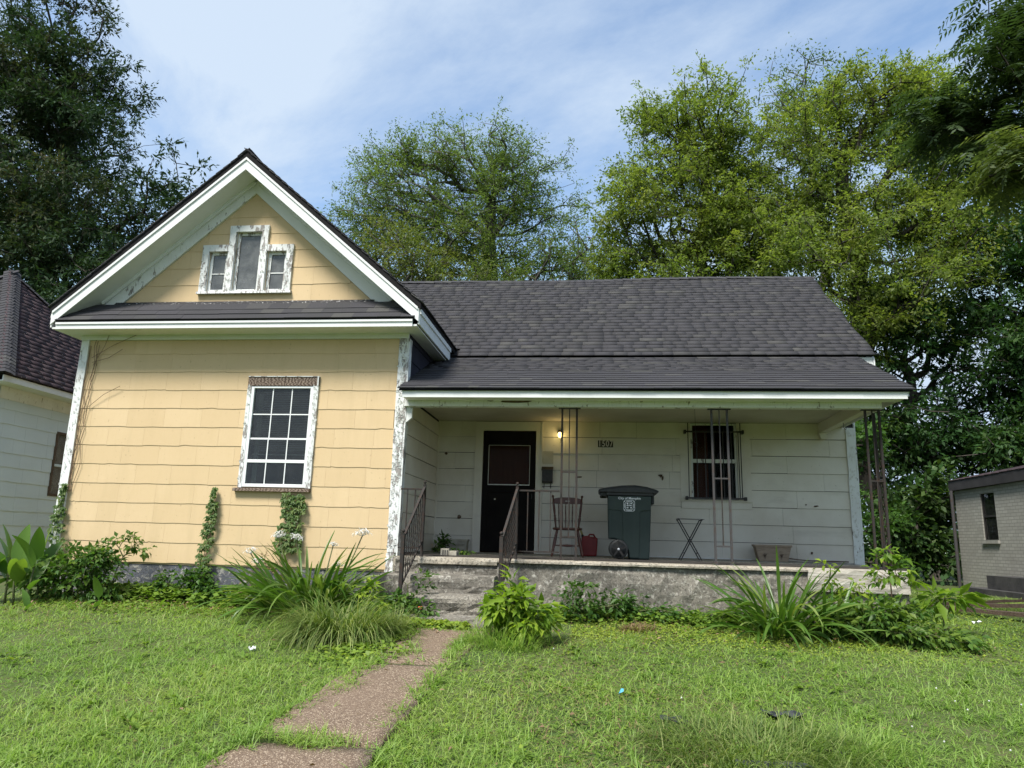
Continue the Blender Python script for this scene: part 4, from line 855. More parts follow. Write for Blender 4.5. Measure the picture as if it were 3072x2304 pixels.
def make_bin():
    t = thing('trash_bin', 'dark green wheeled trash cart with white lettering, on the porch', 'trash bin', (.44, 11.30, pf(11.3)))
    def front(z): return -.33 + .055*(1-(z/.93))                            # front face leans outwards to the top
    P = [(-.295, .285), (-.20, .283), (-.12, .262), (-.05, .205), (-.005, .12), (.008, .0), (.292, .0), (.300, .10), (.332, .905), (-.305, .905)]
    def body(P, y_in, ywid):
        n = len(P); vs = [(x, front(z)-y_in, z) for x, z in P] + [(x, -front(z)*1.0-.02+ (0 if ywid is None else 0), z) for x, z in P] if ywid is None else [(x, front(z)-y_in, z) for x, z in P] + [(x, front(z)-y_in+ywid, z) for x, z in P]
        return vs, [tuple(range(n)), tuple(range(n, 2*n))[::-1]] + [(i, n+i, n+(i+1) % n, (i+1) % n) for i in range(n)]
    m = MB(); m.add(*body(P, 0, None)); L(m, 'body', 'bin', t, bevel=.018)
    Q = [(-.303, .905), (-.298, .70), (-.13, .695), (-.10, .67), (-.092, .62), (-.082, .262), (-.05, .225), (-.002, .12), (.012, .02), (.145, .02), (.160, .62), (.168, .67), (.195, .695), (.318, .70), (.328, .905)]
    m = MB(); m.add(*body(Q, .014, .02)); L(m, 'front_panel', 'bin', t, bevel=.007)
    m = MB()
    for (za, zb, g) in ((.912, .955, .022), (.945, .965, .034)):
        m.box((-.315-g*.4, front(.93)-.01-g*.4, za), (.345+g*.4, .33+g*.4, zb))
    L(m, 'rim', 'binblack', t, bevel=.008)
    lid = [(-.445, .975), (-.43, 1.0), (-.40, 1.012), (-.30, 1.03), (-.10, 1.056), (.10, 1.066), (.27, 1.044), (.40, 1.006), (.435, .985), (.43, .962), (.40, .955), (-.31, .962), (-.43, .96)]
    n = len(lid); vs = []
    for k, (y, sc_) in enumerate(((-.375, -.035), (-.36, -.004), (-.2, .012), (0, .018), (.2, .012), (.345, -.004), (.36, -.035))):
        vs += [(x, y, z + (sc_ if 0 < i < 9 and z > .99 else 0)) for i, (x, z) in enumerate(lid)]
    fs = [tuple(range(n)), tuple(6*n+i for i in range(n))[::-1]] + [(k*n+i, (k+1)*n+i, (k+1)*n+(i+1) % n, k*n+(i+1) % n) for k in range(6) for i in range(n)]
    L(MB().add(vs, fs), 'lid', 'binblack', t, bevel=.006)
    m = MB(); m.box((-.40, -.30, .905), (-.325, -.22, .957)).box((-.40, .22, .905), (-.325, .30, .957)).tube([(-.405, -.33, .925), (-.405, .33, .925)], .017, 10); L(m, 'handle', 'binblack', t)
    m = MB(); m.box((.337, -.24, .80), (.378, .24, .95)); L(m, 'grab_lip', 'binblack', t, bevel=.012)
    for sy in (-1, 1):
        c = Vector((-.15, sy*.305-.028*(1 if sy < 0 else 0), .138)); ax = Vector((0, sy, 0))
        w = L(MB().lathe(c - ax*.035, ax, [(0, .10), (.004, .13), (.012, .138), (.052, .138), (.060, .128), (.061, .108), (.052, .104), (.050, .03), (.050, .0001)], 28), 'wheel', 'binblack', t, smooth=True)
        hubm = MB()
        for k in range(5):
            a = math.pi/2 + k*2*math.pi/5; d = Vector((math.cos(a), 0, math.sin(a))); hubm.bar(c+ax*.020+d*.02, c+ax*.020+d*.108, .028, .012, up=(0, 1, 0))
        L(hubm, 'spokes', 'black', w); L(MB().lathe(c+ax*.016, ax, [(0, .018), (.016, .017), (.02, .012), (.021, .0001)], 14), 'hub_bolt', 'litter', w, smooth=True)
    L(MB().tube([(-.15, -.29, .138), (-.15, .28, .138)], .012, 8), 'axle', 'black', t)
    y = front(.90)-.0155
    tilt = math.atan2(.055, .93)
    g = face_text('City of Memphis', .049, 'litter', t, (.012, front(.872)-.0156, .872)); g.rotation_euler = (R(90)+tilt, 0, 0)
    # round-cornered emblem: outer ring, ticks of lettering, pictograms
    def rr(w, r_, n=6):
        pts = []
        for cx, cz, a0 in ((w-r_, w-r_, 0), (-w+r_, w-r_, 90), (-w+r_, -w+r_, 180), (w-r_, -w+r_, 270)):
            pts += [(cx+r_*math.cos(R(a0+90*i/n)), cz+r_*math.sin(R(a0+90*i/n))) for i in range(n+1)]
        return pts
    cx, cz = .008, .765; yy = lambda z: front(z)-.0155
    def ring(m, wo, ro, wi, ri):
        a, b = rr(wo, ro), rr(wi, ri); n = len(a); m.add([(cx+x, yy(cz+z), cz+z) for x, z in a+b], [(i, (i+1) % n, n+(i+1) % n, n+i) for i in range(n)])
    m = MB(); ring(m, .082, .034, .077, .031); ring(m, .058, .024, .053, .021)
    def dot(x0, z0, x1, z1): m.add([(cx+x, yy(cz+z), cz+z) for x, z in ((x0, z0), (x1, z0), (x1, z1), (x0, z1))], [(0, 1, 2, 3)])
    for i in range(7): dot(-.040+i*.012, .062, -.032+i*.012, .073); dot(-.040+i*.012, -.073, -.032+i*.012, -.062)
    for i in range(5): dot(-.073, -.03+i*.013, -.062, -.022+i*.013); dot(.062, -.03+i*.013, .073, -.022+i*.013)
    for sx in (-1, 1):
        for sz in (-1, 1): dot(sx*.066-.006, sz*.060-.006, sx*.066+.006, sz*.060+.006)
    def disc(x, z, r_, n=10): m.add([(cx+x+r_*math.cos(2*math.pi*i/n), yy(cz+z+r_*math.sin(2*math.pi*i/n)), cz+z+r_*math.sin(2*math.pi*i/n)) for i in range(n)], [tuple(range(n))])
    disc(-.026, .033, .012); dot(-.028, .012, -.024, .024); dot(-.004, .014, .002, .046); disc(.028, .033, .011); dot(-.043, -.002, .043, .004); dot(-.030, .004, -.012, .012); dot(.004, .004, .030, .010)
    disc(.026, -.028, .012); dot(-.040, -.030, -.008, -.024); dot(-.022, -.042, -.016, -.012); dot(-.034, -.040, -.028, -.016)
    L(m, 'emblem', 'litter', t)
make_bin()

def make_gas_can():
    t = thing('gas_can', 'red plastic gas can with pale spout behind the chair', 'gas can', (-.14, 11.90, pf(11.9)))
    P = [(-.125, .0), (.10, .0), (.112, .02), (.130, .27), (.118, .288), (-.045, .315), (-.10, .305), (-.128, .27), (-.135, .02)]
    n = len(P); vs = [(x, -.085, z) for x, z in P] + [(x, .085, z) for x, z in P]
    L(MB().add(vs, [tuple(range(n)), tuple(range(n, 2*n))[::-1]] + [(i, n+i, n+(i+1) % n, (i+1) % n) for i in range(n)]), 'body', 'red', t, bevel=.018)
    Q = [(-.095, .03), (-.045, .03), (-.02, .10), (-.045, .20), (-.095, .20)]; vs = [(x, -.089, z) for x, z in Q] + [(x, -.082, z) for x, z in Q]; n = len(Q)
    L(MB().add(vs, [tuple(range(n))] + [(i, n+i, n+(i+1) % n, (i+1) % n) for i in range(n)]), 'side_rib', 'red', t)
    L(MB().tube([(-.02, 0, .30), (0, 0, .335), (.06, 0, .335), (.09, 0, .285)], .014, 8), 'handle', 'red', t, smooth=True)
    L(MB().lathe((-.10, 0, .285), (-.45, 0, 1), [(0, .026), (.03, .026), (.032, .018), (.05, .018)], 12), 'collar', 'black', t, smooth=True)
    L(MB().tube([(-.115, 0, .325), (-.14, 0, .385), (-.165, 0, .44)], [.016, .013, .010], 10), 'spout', 'spout', t, smooth=True)
make_gas_can()

def make_tray_stand():
    t = thing('tray_stand', 'thin black folding tray stand with crossed legs on the porch', 'tray stand', (1.345, 11.28, pf(11.28)))
    for y in (-.13, .15):
        for s in (-1, 1):
            e = .004*s; L(MB().bar((s*.155, y+e*2, .0), (-s*.165, y+e*2, .595), .016, .011, up=(0, 1, 0)), 'leg', 'black', t)
    for s in (-1, 1):
        L(MB().tube([(s*.168, -.16, .592), (s*.168, .18, .592)], .010, 8), 'top_bar', 'black', t); L(MB().tube([(s*.10, -.13, .11), (s*.10, .15, .11)], .006, 6), 'spreader', 'black', t)
    L(MB().bar((-.20, -.14, .605), (.20, -.14, .598), .020, .006), 'strap', 'black', t); L(MB().bar((-.18, .15, .602), (.18, .15, .600), .020, .005), 'strap', 'black', t)
    L(MB().tube([(0, -.15, .297), (0, .17, .297)], .006, 6), 'pivot', 'black', t)
make_tray_stand()

def planter_box(name, label, loc, wt_, wb, h, dpt, mat, greek=False):
    t = thing(name, label, 'planter', loc)
    def ringp(w, d, z): return [(-w/2, -d/2, z), (w/2, -d/2, z), (w/2, d/2, z), (-w/2, d/2, z)]
    dt, db = dpt, dpt*.82; w = .014
    vs = ringp(wb, db, 0) + ringp(wt_, dt, h) + ringp(wt_-w*2, dt-w*2, h) + ringp(wt_-w*2-.02, dt-w*2-.02, h-.07)
    fs = [(3, 2, 1, 0)] + [(k*4+i, k*4+(i+1) % 4, k*4+4+(i+1) % 4, k*4+4+i) for k in range(3) for i in range(4)] + [(12, 13, 14, 15)]
    L(MB().add(vs, fs), 'box', mat, t)
    m = MB(); m.box((-wt_/2-.010, -dt/2-.010, h-.03), (wt_/2+.010, -dt/2+.004, h+.002)).box((-wt_/2-.010, dt/2-.004, h-.03), (wt_/2+.010, dt/2+.010, h+.002)).box((-wt_/2-.010, -dt/2+.004, h-.03), (-wt_/2+.004, dt/2-.004, h+.002)).box((wt_/2-.004, -dt/2+.004, h-.03), (wt_/2+.010, dt/2-.004, h+.002)); L(m, 'rim', mat, t, bevel=.004)
    m = MB()
    if greek:
        y = -dt/2-.004
        for i in range(9):
            x = -wt_/2+.03+i*(wt_-.06)/9
            for (a, b, c, d) in ((0, .105, .034, .111), (0, .125, .034, .131), (0, .111, .006, .125), (.012, .115, .028, .120), (.028, .111, .034, .12)): m.box((x+a, y, b), (x+c, y+.012, d))
        m.box((-.10, y+.004, .03), (-.09, y+.02, .08)).box((.09, y+.004, .03), (.10, y+.02, .08))
        L(m, 'key_pattern', mat, t)
    else:
        for s in (-.13, .12):
            for k in range(4): a = R(60+k*22); m.bar((s, -db/2-.014, .06), (s+.05*math.cos(a), -dt/2+.004, .06+.055*math.sin(a)), .004, .006)
            m.bar((s, -db/2-.008, .03), (s, -db/2-.016, .065), .005, .006)
        L(m, 'moulded_sprig', 'rotten', t)
    return t
planter_box('planter_box', 'empty tan plastic planter box against the porch wall', (2.688, 12.05, pf(12.05)), .545, .43, .245, .22, 'tan')
planter_box('stone_planter', 'grey cast planter with key pattern in the porch corner', (-2.362, 12.06, pf(12.06)), .475, .45, .205, .20, 'stone', True)
for (x, y, sx, h, rz, lb) in ((-2.135, 10.30, .115, .105, .1, 'pale concrete block at the porch corner, the taller of two'), (-2.005, 10.27, .105, .078, -.05, 'pale concrete block at the porch corner, the shorter of two')):
    t = thing('concrete_block', lb, 'block', (x, y, pf(y)), 'blocks at the head of the steps', rz)
    L(MB().box((-sx/2, -.06, 0), (sx/2, .08, h)), 'block', 'stone', t, bevel=.006)
    if h > .1: L(MB().box((-.03, -.063, .02), (-.015, -.058, h-.02)).box((.0, -.063, .02), (.015, -.058, h-.02)).box((.03, -.063, .02), (.045, -.058, h-.02)), 'slots', 'darkblock', t)
t = thing('loose_plank', 'warped grey plank lying on the porch floor by the corner board', 'plank', (3.35, 12.08, pf(12.08)), rz=R(-3))
m = MB(); n = 10; vs = []
for i in range(n+1):
    u = i/n*2-1; z = .012+.035*abs(u)**2.2 if u < 0 else .012; vs += [(u*.46, -.06, z), (u*.46, .06, z), (u*.46, .06, z+.018), (u*.46, -.06, z+.018)]
L(m.add(vs, [(4*i+k, 4*i+(k+1) % 4, 4*i+4+(k+1) % 4, 4*i+4+k) for i in range(n) for k in range(4)] + [(3, 2, 1, 0), tuple(4*n+k for k in range(4))]), 'board', 'rotten', t)

# lamp, mailbox, number plates on the wall
def make_lamp():
    t = thing('porch_lamp', 'small lit wall lamp with yellow jar glass beside the door', 'lamp', (-.648, PW-.012, 2.62))
    L(MB().lathe((0, 0, .06), (0, -1, 0), [(0, .05), (.012, .048), (.02, .03), (.05, .026), (.06, .018)], 16), 'wall_plate', 'greymetal', t, smooth=True)
    L(MB().lathe((0, -.065, .085), (0, 0, -1), [(0, .012), (.01, .036), (.03, .04), (.035, .032)], 14), 'cap', 'greymetal', t, smooth=True)
    L(MB().lathe((0, -.065, .052), (0, 0, -1), [(0, .030), (.02, .037), (.05, .036), (.075, .030), (.085, .012)], 14), 'jar_glass', 'bulb', t, smooth=True)
    L(MB().tube([(0, -.065, -.04), (.01, -.05, -.09), (.0, -.03, -.13)], .004, 5), 'pull_chain', 'greymetal', t)
    ld = bpy.data.lights.new('lamp_glow', 'POINT'); ld.energy = .9; ld.color = (1.0, .72, .30); ld.shadow_soft_size = .04
    lo = bpy.data.objects.new('lamp_glow', ld); col.objects.link(lo); lo.parent = t; lo.location = (0, -.125, .02)
make_lamp()
def make_mailbox():
    t = thing('mailbox', 'black metal wall mailbox with two paper hooks', 'mailbox', (-.852, PW-.012, 1.82))
    P = [(0, 0), (-.085, 0), (-.095, .03), (-.095, .215), (-.05, .262), (0, .262)]; vs = [(-.088, y, z) for y, z in P] + [(.088, y, z) for y, z in P]; n = 6
    L(MB().add(vs, [tuple(range(n)), tuple(range(n, 2*n))[::-1]] + [(i, n+i, n+(i+1) % n, (i+1) % n) for i in range(n)]), 'box', 'black', t, bevel=.004)
    L(MB().prism([(-.096, -.103, .205), (-.096, -.103, .222), (-.096, -.045, .275), (-.096, -.002, .275), (-.096, -.002, .268), (-.096, -.05, .266)], (.192, 0, 0)), 'lid', 'black', t)
    L(MB().box((-.012, -.099, .105), (.012, -.0955, .12)), 'lock', 'greymetal', t)
    for x in (-.055, .055): L(MB().tube([(x, -.02, .0), (x, -.03, -.055), (x, -.06, -.085), (x, -.075, -.06)], .006, 6), 'hook', 'black', t, smooth=True)
make_mailbox()
H(MB().box((-.935, PW-.016, 2.145), (-.76, PW-.013, 2.36)), 'paint_patch', 'ceiling')
def spot(name, pts, y, mat, parent=None): H(MB().prism([(x, y, z) for x, z in pts], (0, .003, 0)), name, mat, parent)
rs = random.Random(44)
for (cx, cz, w, h) in ((-.33, 1.935, .07, .02), (1.02, 1.98, .05, .035), (1.05, 1.94, .02, .05), (3.45, 1.53, .05, .02), (3.35, .80, .025, .03), (-2.33, 1.23, .05, .04), (1.42, 2.0, .03, .05), (3.3, 1.55, .02, .015), (-2.6, 2.3, .03, .03)):
    spot('peeled_spot', [(cx+w*math.cos(a)*rs.uniform(.5, 1.1), cz+h*math.sin(a)*rs.uniform(.5, 1.1)) for a in [k*math.pi/4 for k in range(8)]], PW-.0205, 'rotten')
spot('rot_patch', [(-1.36, 2.752), (-1.30, 2.745), (-1.12, 2.740), (-.98, 2.748), (-.92, 2.765), (-1.0, 2.782), (-1.2, 2.785), (-1.34, 2.775)], 9.9165, 'rotten')
spot('rot_patch', [(-1.56, 2.765), (-1.50, 2.758), (-1.46, 2.768), (-1.50, 2.782)], 9.9165, 'rotten')
t = thing('house_number', 'black number tiles with pale digits reading 1507 on the porch wall', 'number sign', (.115, PW-.012, 2.497))
for i, ch in enumerate('1507'):
    x = -.0955+i*.0637
    p = L(MB().box((x-.0308, -.004, -.058), (x+.0308, 0, .058)), 'number_tile', 'black', t)
    me = text_mesh(ch, .148, 'digit'); me.materials.clear(); me.materials.append(MAT['digit'])
    o = bpy.data.objects.new('digit', me); col.objects.link(o); o.parent = p; o.location = (x, -.0055, 0); o.rotation_euler = (R(90), 0, 0); o.scale = (.72, 1, 1)

# ================================================================== neighbours
def left_neighbour():
    t = thing('neighbour_house', 'grey green shingled house with purplish brown hipped roof, at the left edge', 'house', (-13.3, 14.3, 0))
    X = -11.0; m = MB(); y0, y1 = 12.02, 16.6; wy0, wy1, wz0, wz1 = 13.60, 14.45, 1.50, 2.80
    m.box((X-.12, y0, -.3), (X-.02, wy0, 3.45)).box((X-.12, wy1, -.3), (X-.02, y1, 3.45)).box((X-.12, wy0, -.3), (X-.02, wy1, wz0)).box((X-.12, wy0, wz1), (X-.02, wy1, 3.45))
    w = m.build('right_wall', 'grey_siding', t)
    lay_siding(w, 'siding_shingle', 'grey_siding', lambda y, z, o: (X-.02+o, y, z), y0, y1, .10, 3.42, .2655, .60, wave=.003, holes=[(wy0, wy1, wz0, wz1)], proud=.013, seed=15)
    MB().box((-15.6, y0, -.3), (X-.125, y0+.1, 3.45)).box((-15.6, y1-.1, -.3), (X-.125, y1, 3.45)).box((-15.6, y0+.1, -.3), (-15.5, y1-.1, 3.45)).build('outer_wall', 'grey_siding', t)
    fw_ = MB().box((-15.5, y0-.002, -.3), (X-.125, y0+.001, 3.45)).build('front_wall', 'grey_siding', t)
    lay_siding(fw_, 'siding_shingle', 'grey_siding', lambda x, z, o: (x, y0-.003-o, z), -15.5, X-.02, .10, 3.42, .2655, .60, wave=.003, seed=16)
    win = MB().box((X-.06, wy0, wz0), (X+.012, wy0+.05, wz1)).box((X-.06, wy1-.05, wz0), (X+.012, wy1, wz1)).box((X-.06, wy0+.05, wz0), (X+.012, wy1-.05, wz0+.05)).box((X-.06, wy0+.05, wz1-.05), (X+.012, wy1-.05, wz1)).build('window', 'rotten', t)
    MB().box((X-.05, wy0+.05, 2.10), (X-.005, wy1-.05, 2.15)).build('meeting_rail', 'grey_siding', win)
    MB().box((X-.03, wy0+.05, 2.15), (X-.026, wy1-.05, wz1-.05)).build('pane', 'dusty_glass', win); MB().box((X-.03, wy0+.05, wz0+.05), (X-.026, wy1-.05, 2.10)).build('pane', 'dusty_glass', win)
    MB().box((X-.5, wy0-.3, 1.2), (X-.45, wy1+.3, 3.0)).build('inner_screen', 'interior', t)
    E0, E1, ex, ap = 11.6, 17.0, -10.6, Vector((-13.3, 14.3, 6.52)); ez = 3.55
    MB().box((X-.015, E0+.02, 3.43), (ex-.02, E1, 3.45)).build('soffit', 'white_trim', t)
    MB().box((ex-.02, E0, 3.43), (ex, E1, ez-.008)).build('fascia', 'white_trim', t)
    MB().box((X-.018, y0, 3.20), (X+.006, y1, 3.428)).build('frieze', 'white_worn', t)
    roof = MB().add([(ex+.02, E0-.02, ez-.01), (ex+.02, E1+.02, ez-.01), (-16.02, E1+.02, ez-.01), (-16.02, E0-.02, ez-.01), tuple(ap - Vector((0, 0, .02)))], [(0, 1, 4), (1, 2, 4), (2, 3, 4), (3, 0, 4), (3, 2, 1, 0)]).build('roof', 'roof_edge', t)
    sl_ = math.hypot(2.7, ap.z-ez); k = 2.7/sl_; uy = Vector((-2.7, 0, ap.z-ez)).normalized()
    lay_roof(roof, (ex+.02, E0, ez), (0, 1, 0), uy, 5.4, 28, .142, .28, .34, 0, 51, xleft=lambda s: s*k, xright=lambda s: 5.4-s*k, mat='roof_brown', sag=.001, rag=.15)
    lay_roof(roof, (-16.0, E0-.02, ez), (1, 0, 0), Vector((0, 2.7, ap.z-ez)).normalized(), 5.4, 28, .142, .28, .34, 0, 52, xleft=lambda s: s*k, xright=lambda s: 5.4-s*k, mat='roof', sag=.001, rag=.15)
    for (c, nm) in (((ex+.03, E0-.03, ez+.02), 0), ((ex+.03, E1+.03, ez+.02), 1), ((-16.03, E0-.03, ez+.02), 2)):
        m = MB(); a = Vector(c); b = ap+Vector((0, 0, .03)); d = (b-a).normalized(); ln = (b-a).length; k2 = 0
        side = d.cross(Vector((0, 0, 1))).normalized(); up = side.cross(d)
        while k2*.13 < ln:
            p = a+d*k2*.13; prof = [side*s_*.17 + up*(.035-.075*abs(s_)**1.6) for s_ in (-1, -.5, 0, .5, 1)]
            vs = [p+q for q in prof] + [p+d*.17+q-up*.014 for q in prof] + [p+q-up*.012 for q in prof]
            m.add(vs, [(i, i+1, 6+i, 5+i) for i in range(4)] + [(10+i, 11+i, i+1, i) for i in range(4)]); k2 += 1
        o = m.build('hip_caps', 'roof', roof); o['kind'] = 'stuff'
left_neighbour()
def right_neighbour():
    t = thing('brick_neighbour', 'dim painted brick house with dark eaves, at the right edge', 'house', (11.5, 15.5, 0))
    X = 9.0; wy0, wy1, wz0, wz1 = 18.02, 18.66, 1.18, 2.25; m = MB()
    m.box((X, 11.0, -.2), (X+.12, wy0, 2.40)).box((X, wy1, -.2), (X+.12, 19.9, 2.40)).box((X, wy0, -.2), (X+.12, wy1, wz0)).box((X, wy0, wz1), (X+.12, wy1, 2.40)); m.build('left_wall', 'brick', t)
    MB().box((X+.12, 19.78, -.2), (14.5, 19.9, 2.4)).box((X+.12, 11.0, -.2), (14.5, 11.12, 2.4)).box((14.5, 11.0, -.2), (14.62, 19.9, 2.4)).build('outer_wall', 'brick', t)
    win = MB().box((X+.03, wy0, wz0), (X+.09, wy0+.04, wz1)).box((X+.03, wy1-.04, wz0), (X+.09, wy1, wz1)).box((X+.03, wy0+.04, 1.70), (X+.09, wy1-.04, 1.74)).build('window', 'black', t)
    MB().box((X+.05, wy0+.04, wz0), (X+.054, wy1-.04, 1.70)).build('pane', 'glass', win); MB().box((X+.05, wy0+.04, 1.74), (X+.054, wy1-.04, wz1)).build('pane', 'glass', win)
    MB().box((X-.05, wy0-.05, wz0-.09), (X+.03, wy1+.05, wz0-.002)).build('sill', 'brick', win)
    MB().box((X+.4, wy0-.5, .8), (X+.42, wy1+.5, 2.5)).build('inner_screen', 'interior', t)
    r = MB().prism([(8.90, 10.6, 2.405), (8.90, 10.6, 2.66), (11.7, 10.6, 3.30), (14.9, 10.6, 2.66), (14.9, 10.6, 2.405)], (0, 9.36, 0)).build('roof', 'darkfascia', t)
    lay_roof(r, (8.88, 10.6, 2.665), (0, 1, 0), Vector((2.80, 0, .64)).normalized(), 9.36, 22, .15, .28, .36, 0, 61, mat='roof_brown')
    for (a, b) in (((8.2, 12.0, -.05), (X-.003, 18.30, .12)), ((8.45, 12.0, .124), (X-.003, 17.6, .40))): MB().box(a, b).build('block_ledge', 'darkblock', t)
    for k in range(5): MB().box((8.196, 13.0+k*1.05, -.04), (8.199, 13.02+k*1.05, .12)).build('block_joint', 'black', t)
    MB().tube([(8.85, 19.75, 0), (8.86, 19.75, 2.4)], .04, 8).build('downpipe', 'greymetal', t)
right_neighbour()
# ================================================================== vegetation generators (numpy)
def unit(a): return a/np.maximum(np.linalg.norm(a, axis=-1, keepdims=True), 1e-9)
def ribbons(P, az, el0, curl, Ln, W, segs, prof, twist=None):
    """arching blades: returns verts (n, segs+1, 2, 3) flattened, quads"""
    n = len(P); az = np.asarray(az); pos = np.array(P, dtype=float); V = np.zeros((n, segs+1, 2, 3))
    lat0 = np.stack([-np.sin(az), np.cos(az), np.zeros(n)], -1)
    if twist is not None: lat0 = lat0 + np.stack([np.zeros(n), np.zeros(n), twist], -1); lat0 = unit(lat0)
    for i in range(segs+1):
        t = i/segs; w = (W*prof(t))[:, None]*.5
        V[:, i, 0] = pos + lat0*w; V[:, i, 1] = pos - lat0*w
        el = el0 - curl*((t+.5/segs)**1.15)
        d = np.stack([np.cos(az)*np.cos(el), np.sin(az)*np.cos(el), np.sin(el)], -1); pos = pos + d*(Ln/segs)[:, None]
    b = np.arange(n)[:, None]*(segs+1)*2; i = np.arange(segs)[None, :]*2
    F = np.stack([b+i, b+i+1, b+i+3, b+i+2], -1).reshape(-1, 4)
    return V.reshape(-1, 3), F
def folded(P, az, el0, curl, Ln, W, segs, prof, fold=.25, roll=None):
    """arching leaves with a keel: three verts across"""
    n = len(P); az = np.asarray(az); pos = np.array(P, dtype=float); V = np.zeros((n, segs+1, 3, 3))
    lat = np.stack([-np.sin(az), np.cos(az), np.zeros(n)], -1)
    for i in range(segs+1):
        t = i/segs; w = (W*prof(t))[:, None]*.5
        el = el0 - curl*((t+.5/segs)**1.15)
        d = np.stack([np.cos(az)*np.cos(el), np.sin(az)*np.cos(el), np.sin(el)], -1); nr = np.cross(d, lat)
        l2 = lat if roll is None else unit(lat + nr*roll[:, None]); n2 = np.cross(d, l2)
        V[:, i, 0] = pos + l2*w + n2*w*fold; V[:, i, 1] = pos; V[:, i, 2] = pos - l2*w + n2*w*fold
        pos = pos + d*(Ln/segs)[:, None]
    b = np.arange(n)[:, None, None]*(segs+1)*3; i = np.arange(segs)[None, :, None]*3; k = np.arange(2)[None, None, :]
    q = b+i+k; F = np.stack([q, q+1, q+4, q+3], -1).reshape(-1, 4)
    return V.reshape(-1, 3), F
def leaf_quads(P, D, Nn, Ln, W, fold=.12):
    """rhombic leaves, one bent quad each"""
    D = unit(D); S = unit(np.cross(D, Nn)); U = np.cross(S, D); Ln = Ln[:, None]; W = W[:, None]
    V = np.stack([P, P + D*Ln*.45 + S*W*.5 + U*W*fold, P + D*Ln, P + D*Ln*.45 - S*W*.5 + U*W*fold], 1)
    n = len(P); F = np.arange(n*4).reshape(n, 4); return V.reshape(-1, 3), F
def leaf_fold(P, D, Nn, Ln, W, fold=.25, droop=.12):
    """two-quad leaves with midrib and drooping tip"""
    D = unit(D); S = unit(np.cross(D, Nn)); U = np.cross(S, D); Ln = Ln[:, None]; W = W[:, None]
    V = np.stack([P, P + D*Ln*.42 + S*W*.5 + U*W*fold, P + D*Ln - U*Ln*droop, P + D*Ln*.42 - S*W*.5 + U*W*fold, P + D*Ln*.5], 1)
    n = len(P); b = np.arange(n)[:, None]*5; F = np.concatenate([b+np.array([[0, 1, 2, 4]]), b+np.array([[0, 4, 2, 3]])], 1).reshape(-1, 4); return V.reshape(-1, 3), F
def edge_tubes(A, B, ra, rb, sides=4):
    """many tapered prisms at once"""
    d = unit(B-A); up = np.where(np.abs(d[:, 2:3]) < .9, np.array([[0, 0, 1.]]), np.array([[1., 0, 0]])); x = unit(np.cross(d, up)); y = np.cross(d, x)
    t = np.arange(sides)*2*np.pi/sides; c, s = np.cos(t)[None, :, None], np.sin(t)[None, :, None]; r0 = x[:, None]*c + y[:, None]*s
    V = np.concatenate([A[:, None]+r0*ra[:, None, None], B[:, None]+r0*rb[:, None, None]], 1); n = len(A)
    b = np.arange(n)[:, None]*2*sides; k = np.arange(sides)[None, :]; k1 = (k+1) % sides
    F = np.stack([b+k, b+k1, b+sides+k1, b+sides+k], -1).reshape(-1, 4); return V.reshape(-1, 3), F
def join(parts):
    Vs, Fs, Ts, o = [], [], [], 0
    for V, F, T in parts: Vs.append(V); Fs.append(F+o); Ts.append(T); o += len(V)
    return np.concatenate(Vs), np.concatenate(Fs), np.concatenate(Ts)
def grow(trunk, clumps, tip_r, rng, step=.8, wpath=.28, rise=.25):
    """attach every clump centre to the nearest part of the growing skeleton"""
    cap = len(trunk) + len(clumps)*9 + 10
    N = np.zeros((cap, 3)); par = np.full(cap, -1); plen = np.zeros(cap); n = len(trunk); N[:n] = trunk
    for i in range(1, n): par[i] = i-1; plen[i] = plen[i-1] + np.linalg.norm(N[i]-N[i-1])*.6
    lo = max(1, int(n*.35)); ok = np.zeros(cap, bool); ok[lo:n] = True
    order = np.argsort(np.min(np.linalg.norm(clumps[:, None]-trunk[None, lo:], axis=2), axis=1) + rng.uniform(0, 1.0, len(clumps)))
    ends = np.zeros(len(clumps), int)
    for ci in order:
        c = clumps[ci]; idx = np.where(ok[:n])[0]; dv = c - N[idx]; dist = np.linalg.norm(dv, axis=1)
        cost = dist + wpath*plen[idx] + np.where(dv[:, 2] < -.3*dist, dist*.5, 0)
        j = idx[np.argmin(cost)]; a = N[j]; L_ = np.linalg.norm(c-a); k = int(min(7, max(1, round(L_/step))))
        mid = (a+c)/2 + np.array([0, 0, rise*L_*.35]) + rng.normal(0, .07*L_, 3); prev = j
        for q in range(1, k+1):
            t = q/k; p = (1-t)**2*a + 2*t*(1-t)*mid + t*t*c; N[n] = p; par[n] = prev; plen[n] = plen[prev] + L_/k; ok[n] = True; prev = n; n += 1
        ends[ci] = prev
    cnt = np.zeros(n); cnt[ends] += 1
    for i in range(n-1, 0, -1): cnt[par[i]] += cnt[i]
    rad = tip_r*np.maximum(cnt, 1)**.47
    return N[:n], par[:n], rad
